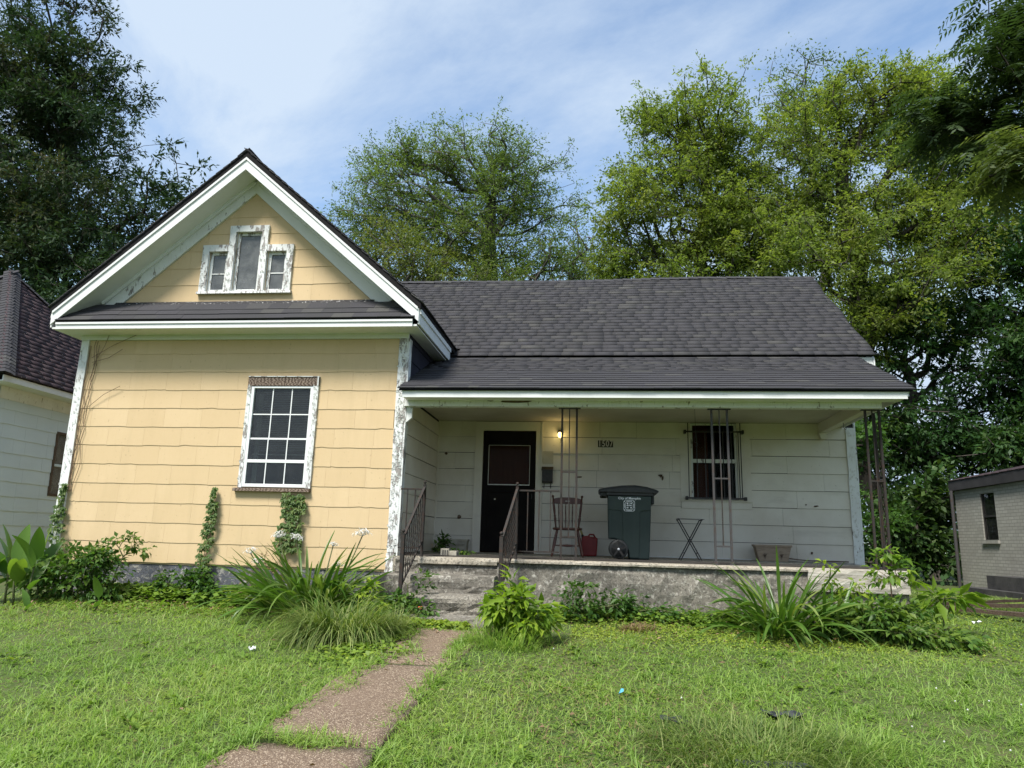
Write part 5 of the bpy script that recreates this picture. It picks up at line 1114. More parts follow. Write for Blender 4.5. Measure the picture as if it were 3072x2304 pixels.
def skeleton_mesh(name, N, par, rad, mat, trunk_n, trunk_r, flare=1.5):
    r = rad.copy(); tr = np.linspace(trunk_r, max(rad[trunk_n-1], trunk_r*.35), trunk_n); r[:trunk_n] = np.maximum(np.minimum(r[:trunk_n], tr*1.1), tr); r[0] *= flare
    i = np.arange(1, len(N)); a, b = par[i], i; ra = np.minimum(r[a], np.where(a < trunk_n, r[a], r[a])); rb = r[b]; ra2 = np.where((a < trunk_n) & (b >= trunk_n), np.minimum(ra, rb*1.5), np.minimum(ra, rb*1.6))
    big = rb > .05; parts = []
    for sel, sides in ((big, 8), (~big, 3)):
        if sel.any(): V, F = edge_tubes(N[a[sel]], N[b[sel]], ra2[sel], rb[sel], sides); parts.append((V, F, np.zeros(len(F))))
    V, F, _ = join(parts); return fast_mesh(name, V, F, mat, smooth=True)
def sample_lobes(lobes, n, rng, shell=.45):
    """points in ellipsoids, pushed towards the outside"""
    w = np.array([l[3]*l[4]*l[5] for l in lobes])**.8; w = w/w.sum(); k = rng.choice(len(lobes), n, p=w); Lb = np.array([l[:6] for l in lobes])[k]
    d = unit(rng.normal(size=(n, 3))); r = rng.uniform(0, 1, n)**shell; return Lb[:, :3] + d*r[:, None]*Lb[:, 3:6]
def crown_leaves(C, per, cr, Ln, W, rng, up=.8, droop=.25, flat=.7, size_var=.45, center=None, tint=None, tw=7, spread=.5):
    """leaves set along short twigs that leave each clump centre outwards"""
    k = max(1, per//tw); nt = len(C)*tw; n = nt*k; ct = np.repeat(C, tw, 0)
    od = 0 if center is None else unit(ct-center)*.7
    T0 = rng.normal(0, 1, (nt, 3))*np.array([1, 1, flat]) + od; T0[:, 2] += .30-droop*.4; T0 = unit(T0); Lt = cr*rng.uniform(.8, 1.9, nt)
    u = np.tile(np.linspace(.18, 1, k), nt)*rng.uniform(.9, 1.1, n); t_ = np.repeat(T0, k, 0); P = np.repeat(ct, k, 0) + t_*(u*np.repeat(Lt, k))[:, None] + rng.normal(0, .035, (n, 3)); P[:, 2] -= droop*.35*cr*u*u
    D = unit(t_*.75 + rng.normal(0, spread, (n, 3))); D[:, 2] -= droop
    Nn = unit(rng.normal(0, .55, (n, 3)) + np.array([0, 0, up])); s = rng.uniform(1-size_var, 1+size_var, n)*(1.1-.25*u)
    V, F = leaf_quads(P, D, Nn, Ln*s, W*s)
    if tint is None: tint = rng.uniform(0, 1, len(C))
    T = np.clip(np.repeat(tint, tw*k) + np.repeat(rng.normal(0, .10, nt), k) + rng.normal(0, .06, n), 0, 1); return V, F, T
def lowfreq(P, s, ph=0.0):
    return .5 + .25*np.sin(P[:, 0]*s+ph)+.0*P[:, 1] + .25*np.sin(P[:, 2]*s*1.3+P[:, 1]*s*.7+ph*2.1)
def tree(name, label, base, top, trunk_r, lobes, n_cl, per, cr, leaf, mats, seed, group=None, step=.9, tip_r=.012, shell=.45, tint_rng=(0, 1), tint_bias=None, lean=(0, 0), wob=.25, droop=.25, up=.8, cat='tree', rise=.25, bare=0.0, big_r=1.0, per_big=12):
    rng = np.random.default_rng(seed); t = thing(name, label, cat, base, group); b = np.array(base); tp = np.array(top)
    k = 9; u = np.linspace(0, 1, k)[:, None]; trunk = b + (tp-b)*u + rng.normal(0, wob, (k, 3))*np.array([1, 1, 0])*np.sin(u*np.pi)**.7*1.0; trunk[0] = b - np.array([0, 0, .15])
    nb = max(6, n_cl//per_big); B = sample_lobes(lobes, nb, rng, shell); bt = rng.uniform(0, 1, nb)
    k_ = rng.integers(0, nb, n_cl); dd = unit(rng.normal(size=(n_cl, 3)))*(rng.uniform(0, 1, n_cl)**.45)[:, None]; dd[:, 2] = np.where(dd[:, 2] < 0, dd[:, 2]*.5, dd[:, 2])
    C = B[k_] + dd*np.array([big_r, big_r, big_r*.8])*rng.uniform(.6, 1.4, nb)[k_][:, None]
    N, par, rad = grow(trunk, C, tip_r, rng, step=step, rise=rise)
    link('trunk', skeleton_mesh('trunk', N, par, rad, mats[1], k, trunk_r), t)
    tint = tint_rng[0] + (tint_rng[1]-tint_rng[0])*np.clip(.35*lowfreq(C, .9, seed) + .50*bt[k_] + .15*rng.uniform(0, 1, len(C)), 0, 1)
    C2 = C if bare <= 0 else C[rng.uniform(0, 1, len(C)) > bare]; tint = tint if bare <= 0 else tint[:len(C2)]
    V, F, T = crown_leaves(C2, per, cr, leaf[0], leaf[1], rng, center=np.array(lobes[0][:3]), tint=tint, droop=droop, up=up)
    link('crown', fast_mesh('crown', V, F, mats[0], T), t); return t

# ------------------------------------------------------------------ trees behind and beside
tree('oak_tree', 'tall dark leafy tree towering at the left behind the grey green house', (-20.5, 25, 0), (-21, 24, 17), .55,
     [(-23.5, 24, 18, 4.0, 4.0, 5.5), (-21.2, 23, 18.2, 1.6, 1.8, 2.6), (-20.0, 23, 16.4, 1.5, 1.6, 1.8), (-18.6, 22.5, 14.8, 1.3, 1.4, 1.3), (-16.7, 22, 12.4, 1.3, 1.4, 1.2), (-14.5, 21.5, 11.8, 1.0, 1, 1.2), (-18, 22.5, 11.0, 2.4, 2.4, 2.4), (-21.5, 22, 11.5, 3.4, 3, 3), (-20, 21.5, 8, 4, 2.6, 2), (-15.6, 22, 9.0, 1.3, 1.4, 1.2)],
     2000, 70, .42, (.19, .060), ('leaf_dark', 'bark'), 101, shell=.36, tint_rng=(.0, .9), wob=.3, big_r=1.45, per_big=10)
tree('airy_tree', 'rounded thin crowned tree with many fine branches behind the roof', (-5.2, 31, 0), (-4.9, 30.5, 16), .30,
     [(-9.4, 30, 16.4, 2.0, 2.2, 2.0), (-7.4, 30, 17.5, 2.0, 2, 1.7), (-4.9, 30, 17.5, 2.2, 2.2, 1.7), (-3.1, 30, 15.8, 1.8, 1.8, 2.1), (-10.7, 30, 14.6, 1.4, 1.6, 1.5), (-6, 30, 15, 3.2, 2.6, 2.4), (-2.2, 30, 13.4, 1.6, 1.5, 1.4), (-4.2, 30, 12.8, 2.4, 2, 1.6)],
     1800, 49, .36, (.125, .045), ('leaf_airy', 'bark_grey'), 102, shell=.42, tint_rng=(.0, .8), tip_r=.0115, wob=.35, step=.7, big_r=1.2, per_big=7)
tree('olive_tree', 'low olive green tree just behind the roof near the gable', (-8.2, 27, 0), (-8, 27, 9), .22,
     [(-8.6, 27, 11.6, 2.6, 2, 1.8), (-6.2, 27, 11.2, 2.2, 2, 1.9), (-10, 27.5, 10.2, 1.8, 1.8, 1.6), (-8, 26.5, 9.6, 3, 2.2, 1.6)],
     760, 44, .36, (.13, .052), ('leaf_mid', 'bark_grey'), 103, tint_rng=(.45, 1.0), shell=.45)
tree('thin_green_tree', 'slim green tree filling the gap behind the middle of the roof', (-2.4, 28, 0), (-2.2, 28, 8.5), .18,
     [(-2.6, 28, 11.0, 2.0, 1.8, 2.0), (-.8, 28, 11.5, 1.5, 1.4, 1.5), (-3.8, 28, 10, 1.6, 1.6, 1.8), (.6, 28, 10.3, 1.5, 1.5, 1.3)],
     520, 34, .34, (.13, .05), ('leaf_mid', 'bark_grey'), 104, tint_rng=(.0, .8), shell=.5)
tree('bare_tree', 'nearly leafless grey twiggy tree between the two green crowns', (.2, 33, 0), (.1, 33, 12.5), .16,
     [(-.2, 33, 14.8, 1.3, 1.2, 2.0), (1.0, 33, 13.6, 1.2, 1.2, 1.5), (-1.3, 33, 13.8, 1.0, 1.0, 1.3)],
     260, 5, .3, (.12, .045), ('leaf_mid', 'bark_grey'), 105, tint_rng=(.3, .9), tip_r=.013, step=.5, bare=.6, big_r=.6)
G_R = 'bright yellow green trees behind the right half of the roof'
tree('bright_tree', 'bright yellow green tree, left of the pair behind the right half of the roof', (4.4, 27, 0), (4.0, 26.5, 15.5), .34,
     [(1.9, 26, 14.6, 1.6, 1.6, 1.6), (2.5, 26, 16.6, 1.3, 1.4, 1.7), (4.2, 26, 16.6, 1.5, 1.6, 1.7), (1.3, 26, 12.6, 1.5, 1.6, 1.3), (3.4, 26, 13.2, 2.3, 2, 2.2), (2.4, 26, 10.4, 2.2, 2, 1.7), (5.2, 26, 11.5, 2, 2, 2.2), (4.8, 26, 14.5, 1.6, 1.7, 2), (.6, 26, 10.4, 1.4, 1.4, 1.2), (5.6, 26, 9.2, 2, 1.8, 1.2)],
     1900, 56, .34, (.135, .055), ('leaf_bright', 'bark'), 106, G_R, shell=.45, tip_r=.011, wob=.4, big_r=1.05, per_big=8)
tree('bright_tree', 'bright yellow green tree, right of the pair with the highest leafy top', (9.2, 26, 0), (8.6, 25, 14.5), .36,
     [(7.2, 25, 15.6, 1.7, 1.7, 1.9), (9.0, 25, 16.4, 1.8, 1.7, 1.6), (11.0, 25, 16.3, 1.8, 1.7, 1.6), (12.6, 25, 15.6, 1.4, 1.6, 1.5), (8.4, 25, 13.0, 2.6, 2, 2.0), (11.5, 25, 13.2, 2.5, 2, 2.2), (6.4, 25, 12.4, 1.7, 1.7, 1.9), (7.4, 24, 9.9, 2.2, 2, 1.6), (10.2, 24, 10.2, 2.4, 2, 1.7), (12.6, 25, 11.2, 1.8, 1.6, 1.6), (13.6, 25, 13.2, 1.4, 1.4, 1.4), (8.9, 24, 8.2, 1.8, 1.6, 1.2)],
     2300, 56, .34, (.135, .055), ('leaf_bright', 'bark'), 107, G_R, shell=.45, tip_r=.011, wob=.4, big_r=1.05, per_big=8)
tree('distant_tree', 'thin grey green tree top rising above the bright trees', (9.3, 31, 0), (9.2, 31, 20), .22,
     [(9.2, 31, 21.6, 1.3, 1.3, 2.0), (10.3, 31, 20.5, 1.2, 1.2, 1.2), (8.2, 31, 20.0, 1.2, 1.2, 1.6), (9.6, 31, 17, 2, 1.8, 2)],
     330, 26, .42, (.15, .06), ('leaf_mid', 'bark_grey'), 108, shell=.5, tint_rng=(0, .45))
G_D = 'dark leafy trees beyond the gap on the right'
for i, (bx, by, lobes, n_cl, lb) in enumerate((
    (10.6, 25, [(10.3, 24.5, 7.2, 1.7, 1.6, 1.6), (12.0, 25, 8.2, 1.4, 1.4, 1.2), (10.2, 25, 8.9, 1.2, 1.2, .9), (9.2, 25, 7.2, 1.0, 1.0, .9), (11.6, 25, 5.2, 2, 2, 1.8), (9.6, 25, 4.2, 1.8, 1.8, 1.8), (10.8, 24.5, 2.6, 2.2, 1.6, 1.6)], 680, 'dark green tree right behind the corner porch column'),
    (14.0, 24, [(13.4, 24, 9.2, 2.0, 1.8, 1.8), (14.6, 23.5, 6.8, 2.2, 2, 2.2), (12.8, 23.5, 5.2, 2, 1.8, 1.8), (13.8, 23, 3.4, 2.4, 1.8, 1.8), (11.7, 23, 3.8, 1.3, 1.2, 1.2), (12.4, 23, 2.2, 1.5, 1.2, 1.2), (13.2, 23.5, 7.6, 1.6, 1.4, 1.2)], 900, 'dark green tree above the brick house roof'),
    (8.2, 28, [(7.6, 28, 5.4, 2, 1.8, 2), (9.0, 28, 3.4, 2.2, 1.8, 2.2), (6.6, 28, 3.0, 2.2, 1.6, 2), (7.6, 28, 7.4, 1.5, 1.5, 1.2)], 380, 'dark green tree deep behind the house on the right'),
    (16.5, 22, [(16.0, 22, 7.5, 2, 2, 2.6), (16.5, 21.5, 4.5, 2.4, 2, 2.4), (15.4, 22, 10.6, 1.8, 1.8, 2)], 380, 'dark green tree at the far right edge behind the brick house'))):
    tree('dark_tree', lb, (bx, by, 0), (bx-.3, by, 6.5), .2, lobes, n_cl, 52, .38, (.18, .075), ('leaf_deep', 'bark'), 120+i, G_D, shell=.5, tint_rng=(0, .9), big_r=.9, per_big=9)
tree('shade_bush', 'broad leaved bush standing left of the brick house wall', (8.1, 21.4, 0), (8.0, 21.3, 1.6), .06,
     [(8.0, 21.2, 2.0, .95, .8, .75), (7.4, 21.3, 1.2, .8, .7, .8), (8.5, 21.3, 1.2, .7, .6, .8), (9.3, 21.6, 1.0, .8, .6, .9), (9.2, 21.6, 2.3, .7, .6, .8), (7.9, 21.0, 2.7, .6, .5, .4)], 260, 22, .26, (.2, .10), ('leaf_deep', 'bark'), 131, tint_rng=(.25, 1), cat='bush', tip_r=.008, big_r=.4)
tree('vine_bush', 'tangled bush of small leaves seen between porch corner and iron column', (5.6, 19.5, 0), (5.6, 19.5, 2.0), .05,
     [(5.2, 19.3, 2.6, .9, .8, 1.0), (6.3, 19.6, 1.9, 1.1, .8, 1.1), (5.3, 19.5, 1.0, 1.1, .8, .9), (6.6, 19.8, 3.3, .8, .7, .8), (6.7, 19.6, .8, .9, .7, .8)], 300, 26, .26, (.13, .075), ('leaf_shrub', 'bark'), 132, tint_rng=(0, .55), cat='bush', tip_r=.007, big_r=.4)

# far-off wood that reads as one mass
def far_wood():
    rng = np.random.default_rng(140); n = 900; x = rng.uniform(-70, 75, n); y = rng.uniform(40, 60, n); z = rng.uniform(0, 1, n)**.8*(6.5+2.0*np.sin(x*.21))
    C = np.stack([x, y, z], -1); V, F, T = crown_leaves(C, 30, 1.5, .55, .28, rng, tint=rng.uniform(0, .7, n)); o = link('distant_wood', fast_mesh('distant_wood', V, F, 'leaf_deep', T)); o['kind'] = 'stuff'; o['label'] = 'dark band of distant woodland behind the houses'
far_wood()

# frond tree: compound leaves hanging in from the right
def frond_tree():
    rng = np.random.default_rng(150); t = thing('frond_tree', 'dark tree with long compound leaves hanging in from the top right', 'tree', (7.6, 9.4, gz1(7.6, 9.4)))
    groups = [((5.15, 8.4, 6.9), (.55, .8, 1.5), 64, (0, .35)), ((5.7, 8.6, 5.4), (.6, .7, .7), 26, (0, .4)), ((4.35, 9.1, 6.35), (.62, .5, .26), 24, (.05, .4)), ((4.85, 8.8, 5.95), (.4, .5, .3), 14, (.1, .5)), ((4.25, 7.3, 4.72), (.36, .42, .30), 15, (.6, 1)), ((6.3, 8.9, 8.6), (1.2, 1.2, 1.4), 40, (0, .4))]
    C = []; TT = []
    for c, r_, k, tr in groups:
        d = unit(rng.normal(size=(k, 3)))*(rng.uniform(0, 1, k)**.5)[:, None]; C.append(np.array(c)+d*np.array(r_)); TT.append(rng.uniform(tr[0], tr[1], k))
    C = np.concatenate(C); TT = np.concatenate(TT); b = np.array([7.6, 9.4, gz1(7.6, 9.4)]); u = np.linspace(0, 1, 9)[:, None]; trunk = b + (np.array([6.9, 9.0, 7.6])-b)*u; trunk[0, 2] -= .15
    N, par, rad = grow(trunk, C, .006, rng, step=.35, rise=.3); link('trunk', skeleton_mesh('trunk', N, par, rad, 'bark', 9, .17), t)
    per = 6; n = len(C)*per; P = np.repeat(C, per, 0); ti = np.clip(np.repeat(TT, per)+rng.normal(0, .08, n), 0, 1); az = rng.uniform(0, 2*np.pi, n); el = rng.uniform(-.25, .55, n); curl = rng.uniform(.5, 1.3, n); Ln = rng.uniform(.38, .62, n); segs = 9
    parts = []; V, F = ribbons(P, az, el, curl, Ln, np.full(n, .006), segs, lambda t_: 1.0); parts.append((V, F, np.repeat(ti, segs)))
    R_ = V.reshape(n, segs+1, 2, 3).mean(2)
    lat = np.stack([-np.sin(az), np.cos(az), np.zeros(n)], -1)
    for i in range(1, segs+1):
        d = unit(R_[:, i]-R_[:, i-1])
        for s in (-1, 1):
            D = d*.55 + lat*s*1.0 + np.array([0, 0, -.35]) + rng.normal(0, .08, (n, 3)); Nn = unit(np.cross(d, lat)*1.0 + rng.normal(0, .2, (n, 3)))
            V, F = leaf_quads(R_[:, i], D, Nn, rng.uniform(.10, .145, n)*(1-.25*abs(i/segs-.4)), np.full(n, .036), .1); parts.append((V, F, ti))
    V, F, T = join(parts); link('crown', fast_mesh('crown', V, F, 'leaf_frond', T), t)
frond_tree()

# ------------------------------------------------------------------ lawn
def noise2(x, y, seed):
    r_ = np.random.default_rng(seed); v = np.zeros_like(x)
    for k in range(9):
        a = r_.uniform(0, 2*np.pi); f = r_.uniform(.35, 2.6); v += np.sin((x*np.cos(a)+y*np.sin(a))*f + r_.uniform(0, 6.3))/(1+f*.5)
    return v/3.2
def lawn():
    rng = np.random.default_rng(160); n = 350000
    y = 3.1*np.exp(rng.uniform(0, 1, n)*math.log(17/3.1)); x = rng.uniform(-1.18, .84, n)*y
    keep = ~((y > 9.8) & (x < 3.9)) & ~((y > 9.0) & (x < -2.4+.3) & (x > -2.9)) & (x < 8.1) & ((y < 9.85) | (x > 3.85))
    l, r_ = worn_edges(y); nz_ = noise2(x*3, y*3, 3)*.05 + rng.normal(0, .02, n); inpath = (x > l+nz_) & (x < r_+nz_) & (y < 8.40)
    joint = (np.abs(y-5.2) < .10+.05*np.sin(x*9)) & (x > -2.45) & (x < -1.62)
    keep &= ~inpath | joint; keep &= ~((y > 8.7) & (x > -2.45) & (x < -1.3))
    bare = noise2(x*1.6, y*1.6, 11) > .52; keep &= ~(bare & (rng.uniform(0, 1, n) < .25))
    x, y = x[keep], y[keep]; n = len(x); le, re = path_edges(y); P = np.stack([x, y, gz(x, y)-.004 + np.where((x > le) & (x < re) & (y < 8.6), .03, 0)], -1)
    nlow = noise2(x, y, 5); nmid = noise2(x*2.3, y*2.3, 6)
    h = rng.gamma(5, .0105, n)*(1+.35*nmid+.25*nlow); h = np.clip(h, .022, .19); far = np.clip((y-6)/6, 0, 1); h *= (1-.20*far)
    strip = (y > 8.2) & (x > -1.0) & (x < 4); h = np.where(strip, h*.7, h); jn = np.abs(y-5.2) < .2; h = np.where(jn & (x > -2.45) & (x < -1.6), np.maximum(h, .08), h)
    W = rng.uniform(.0035, .0068, n)*(1+.16*np.maximum(y-4, 0)); az = rng.uniform(0, 2*np.pi, n); el = rng.uniform(.30, 1.30, n); curl = rng.uniform(.3, 1.7, n)
    V, F = ribbons(P, az, el, curl, h*1.25, W, 2, lambda t: 1-.92*t**1.6, twist=rng.normal(0, .4, n))
    tint = np.clip(.42 + .30*nlow + .16*nmid + rng.normal(0, .15, n) + np.where(strip, .13, 0), 0, 1); dry = rng.uniform(0, 1, n) < .015; tint = np.where(dry, 1.0, tint)
    o = link('lawn_grass', fast_mesh('lawn_grass', V, F, 'grass', np.repeat(tint, 2))); o['kind'] = 'stuff'; o['label'] = 'short uneven green lawn grass'
    # broader crabgrass tufts
    k = 1500; cy = 3.2*np.exp(rng.uniform(0, 1, k)*math.log(9.4/3.2)); cx = rng.uniform(-1.0, .68, k)*cy; l, r_ = path_edges(cy); ok = ~((cx > l-.02) & (cx < r_+.02)) & (noise2(cx*1.2, cy*1.2, 21) > -.15); cx, cy = cx[ok], cy[ok]; k = len(cx)
    # a few on the edges and joints of the path
    ex = np.array([-2.25, -2.1, -1.95, -1.8, -2.38, -1.55, -1.50, -1.44, -2.12, -2.05, -1.62, -1.42, -1.38, -2.15, -1.75]); ey = np.array([5.22, 5.2, 5.18, 5.22, 5.2, 5.95, 6.7, 7.05, 6.2, 5.75, 7.15, 7.6, 6.35, 7.1, 7.06])
    ty = rng.uniform(3.3, 8.3, 260); tl, tr_ = worn_edges(ty); sd_ = rng.integers(0, 2, 260); tx = np.where(sd_ == 0, tl+rng.normal(.02, .05, 260), tr_+rng.normal(-.01, .04, 260))
    cx = np.concatenate([cx, ex, tx]); cy = np.concatenate([cy, ey, ty]); k = len(cx)
    per = 12; n = k*per; px = np.repeat(cx, per)+rng.normal(0, .022, n); py = np.repeat(cy, per)+rng.normal(0, .022, n); P = np.stack([px, py, gz(px, py)+.006], -1); az = rng.uniform(0, 2*np.pi, n)
    V, F = ribbons(P, az, rng.uniform(.35, 1.35, n), rng.uniform(.6, 1.7, n), rng.uniform(.07, .19, n)*np.repeat(rng.uniform(.6, 1.2, k), per), rng.uniform(.006, .010, n), 3, lambda t: (1-t**2.2)*.9+.1, twist=rng.normal(0, .3, n))
    o = link('crab_grass', fast_mesh('crab_grass', V, F, 'grass', np.repeat(np.clip(np.repeat(rng.uniform(.05, .6, k), per)+rng.normal(0, .06, n), 0, 1), 3))); o['kind'] = 'stuff'; o['label'] = 'broader grass tufts scattered over the lawn and path joints'
lawn()
def thatch():
    rng = np.random.default_rng(165); n = 26000; y = 3.2*np.exp(rng.uniform(0, 1, n)*math.log(9.6/3.2)); x = rng.uniform(-1.0, .6, n)*y
    l, r_ = path_edges(y); k = (noise2(x*1.5, y*1.5, 31) > .42) & ~((x > l) & (x < r_)) | ((y > 8.6) & (y < 9.2) & (x < -4.5) & (x > -7.6) & (rng.uniform(0, 1, n) < .5)); x, y = x[k], y[k]; n = len(x)
    V, F = ribbons(np.stack([x, y, gz(x, y)+rng.uniform(.004, .05, n)], -1), rng.uniform(0, 6.28, n), rng.uniform(-.15, .5, n), rng.uniform(0, .6, n), rng.uniform(.04, .11, n), rng.uniform(.004, .007, n), 2, lambda t: 1-.7*t)
    o = link('dry_thatch', fast_mesh('dry_thatch', V, F, 'dead_grass', np.repeat(rng.uniform(.3, 1, n), 2))); o['kind'] = 'stuff'; o['label'] = 'dry straw coloured thatch in patches of the lawn'
thatch()
def lawn_weeds():
    rng = np.random.default_rng(167); k = 420; cy = 3.3*np.exp(rng.uniform(0, 1, k)*math.log(9.3/3.3)); cx = rng.uniform(-.98, .6, k)*cy; l, r_ = worn_edges(cy); ok = ~((cx > l-.05) & (cx < r_+.05)) & (noise2(cx*1.1, cy*1.1, 41) > -.1); cx, cy = cx[ok], cy[ok]; k = len(cx); per = 7; n = k*per
    a = rng.uniform(0, 6.28, n); x = np.repeat(cx, per)+.012*np.cos(a); y = np.repeat(cy, per)+.012*np.sin(a); s = np.repeat(rng.uniform(.5, 1.3, k), per)
    V, F = folded(np.stack([x, y, gz(x, y)+.02], -1), a, rng.uniform(.1, .8, n), rng.uniform(.3, 1.2, n), rng.uniform(.05, .10, n)*s, rng.uniform(.018, .034, n)*s, 4, lambda q: max(.08, math.sin(math.pi*(q*.9+.08))), .2)
    o = link('lawn_weeds', fast_mesh('lawn_weeds', V, F, 'leaf_cover', np.repeat(np.clip(np.repeat(rng.uniform(0, .7, k), per)+rng.normal(0, .07, n), 0, 1), 8))); o['kind'] = 'stuff'; o['label'] = 'low broad leaved weeds dotted through the lawn'
    n = 1500; x = rng.uniform(-7.4, 4.2, n); y = np.where(x < -2.5, rng.normal(9.3, .35, n), rng.normal(9.1, .45, n)); k2 = rng.uniform(0, 1, n) < .18; x = np.where(k2, rng.uniform(-4, 2.5, n), x); y = np.where(k2, rng.uniform(3.6, 8.6, n), y); y = np.clip(y, 3.4, 9.8)
    V, F = leaf_quads(np.stack([x, y, gz(x, y)+rng.uniform(.02, .06, n)], -1), np.stack([rng.normal(0, 1, n), rng.normal(0, 1, n), rng.normal(0, .3, n)], -1), unit(np.stack([rng.normal(0, .4, n), rng.normal(0, .4, n), np.ones(n)], -1)), rng.uniform(.025, .06, n), rng.uniform(.015, .03, n), .25)
    o = link('fallen_leaves', fast_mesh('fallen_leaves', V, F, 'dead_grass', rng.uniform(0, 1, n))); o['kind'] = 'stuff'; o['label'] = 'dry fallen leaves scattered along the beds and lawn'
lawn_weeds()
def ground_cover():
    rng = np.random.default_rng(170); parts = []
    def patch(n, xf, yf, size, tr, lift=.03, exclude_path=False):
        x = xf(n); y = yf(n); P = np.stack([x, y, gz(x, y)+rng.uniform(0, lift, n)], -1); D = np.stack([rng.normal(0, 1, n), rng.normal(0, 1, n), rng.normal(0, .25, n)], -1); Nn = unit(np.stack([rng.normal(0, .35, n), rng.normal(0, .35, n)-.15, np.ones(n)], -1)); s = rng.uniform(size*.6, size*1.3, n)
        V, F = leaf_quads(P, D, Nn, s, s*1.0, .12); parts.append((V, F, np.clip(rng.uniform(tr[0], tr[1], n)+.12*noise2(x*3, y*3, 9), 0, 1)))
    u, g = rng.uniform, rng.normal
    patch(9000, lambda n: u(-.3, 3.2, n), lambda n: np.clip(8.9+g(0, .42, n), 7.7, 9.8), .024, (.6, 1))
    patch(4200, lambda n: u(-.9, 2.2, n), lambda n: np.clip(9.55+g(0, .16, n), 9.0, 9.82), .05, (.05, .6), .12)
    patch(2600, lambda n: -2.35+g(0, .22, n), lambda n: np.clip(7.9+g(0, .45, n), 6.9, 9.1), .05, (.25, .8), .08)
    patch(2400, lambda n: u(-2.75, -1.5, n), lambda n: np.clip(8.72+g(0, .10, n), 8.5, 9.0), .055, (.4, .95), .07)
    patch(3000, lambda n: u(-7.0, -4.3, n), lambda n: np.clip(9.78+g(0, .16, n), 9.2, 9.97), .075, (.05, .5), .16)
    patch(2200, lambda n: u(-7.6, -4.4, n), lambda n: 9.15+g(0, .2, n), .04, (.2, .7), .03)
    patch(3500, lambda n: u(3.3, 5.5, n), lambda n: u(8.0, 12, n), .03, (.4, 1))
    patch(9000, lambda n: u(-3.5, 2.2, n)*1.0, lambda n: u(3.4, 8.2, n), .024, (.1, .75), .04)
    V, F, T = join(parts); x, y = V.reshape(-1, 4, 3)[:, 0, 0], V.reshape(-1, 4, 3)[:, 0, 1]; l, r_ = worn_edges(y); k = ~((x > l+.03) & (x < r_-.03) & (y < 8.45)); Vq = V.reshape(-1, 4, 3)[k].reshape(-1, 3)
    o = link('ground_cover', fast_mesh('ground_cover', Vq, np.arange(len(Vq)).reshape(-1, 4), 'leaf_cover', T[k])); o['kind'] = 'stuff'; o['label'] = 'clover and creeping weeds between lawn and house'
ground_cover()
# ================================================================== garden plants
def strap_plant(name, label, base, n, spread, lng, seed, bias=(0, 0), mat='leaf_strap', group=None, width=.055):
    rng = np.random.default_rng(seed); bx, by = base; t = thing(name, label, 'plant', (bx, by, gz1(bx, by)), group)
    a = rng.uniform(0, 2*np.pi, n); r_ = spread*rng.uniform(0, 1, n)**.6; x = bx+r_*np.cos(a); y = by+r_*np.sin(a)*.6; P = np.stack([x, y, gz(x, y)+.01], -1)
    az = np.arctan2(np.sin(a)*.9+rng.normal(0, .35, n)+bias[1], np.cos(a)+rng.normal(0, .35, n)+bias[0]); el = np.clip(1.45-1.0*(r_/spread)*rng.uniform(.4, 1.2, n), .35, 1.52); curl = rng.uniform(.5, 2.4, n)*np.where(rng.uniform(0, 1, n) < .25, .3, 1)
    V, F = folded(P, az, el, curl, rng.uniform(lng[0], lng[1], n), width*rng.uniform(.65, 1.15, n), 9, lambda q: (.55+.9*q-.35*q*q if q < .55 else 1.02*(1-((q-.55)/.47)**2.2))+.02, .32, rng.normal(0, .5, n))
    T = np.repeat(np.clip(rng.normal(.42, .20, n)+np.where(rng.uniform(0, 1, n) < .1, .45, 0), 0, 1), 18)
    link('leaves', fast_mesh('leaves', V, F, mat, T), t); return t, rng
def umbel(t, rng, foot, head, size, k=9):
    f, h = Vector(foot), Vector(head); mid = (f+h)/2 + Vector((0, 0, .06)); MB().tube([f, mid, h], [.011, .009, .008], 6).build('flower_stalk', 'stem', t, smooth=True)
    parts = []; hh = np.array(h)
    for i in range(k):
        a = 2*math.pi*i/k+rng.uniform(-.3, .3); e = rng.uniform(.05, 1.1); d = np.array([math.cos(a)*math.cos(e), math.sin(a)*math.cos(e), math.sin(e)]); c = hh+d*size*rng.uniform(.5, .8)
        n = 6; pa = np.arange(n)*2*np.pi/n+rng.uniform(0, 1); V, F = ribbons(np.repeat(c[None], n, 0), pa, rng.uniform(.5, 1.2, n), rng.uniform(1.2, 2.6, n), np.full(n, size*.72), np.full(n, size*.10), 4, lambda q: math.sin(math.pi*min(.97, .15+.8*q)))
        parts.append((V, F, rng.uniform(0, 1, len(F))))
        V, F = edge_tubes(hh[None], c[None], np.array([.004]), np.array([.003]), 4); parts.append((V, F, np.full(len(F), .2)))
    V, F, T = join(parts); link('flower_head', fast_mesh('flower_head', V, F, 'petal', T), t)
t, rng = strap_plant('crinum_lily', 'large strap leaved lily clump with white flowers below the front window', (-3.64, 9.18), 330, .54, (.50, 1.15), 201, bias=(-.22, -.25), width=.044)
for (hx, hy, hz, s) in ((-4.12, 9.25, .82, .105), (-3.86, 9.2, .80, .10), (-3.42, 9.35, .73, .08), (-3.02, 9.3, .87, .135), (-4.46, 9.45, .48, .10), (-4.60, 9.5, .60, .10), (-3.28, 9.2, .48, .08)):
    umbel(t, rng, (-3.62+(hx+3.62)*.45, 9.28, gz1(-3.6, 9.28)), (hx, hy, hz), s)
t, rng = strap_plant('crinum_lily', 'strap leaved clump without flowers in front of the right end of the porch', (2.10, 9.10), 210, .36, (.42, 1.08), 203, bias=(.25, -.22), width=.042)
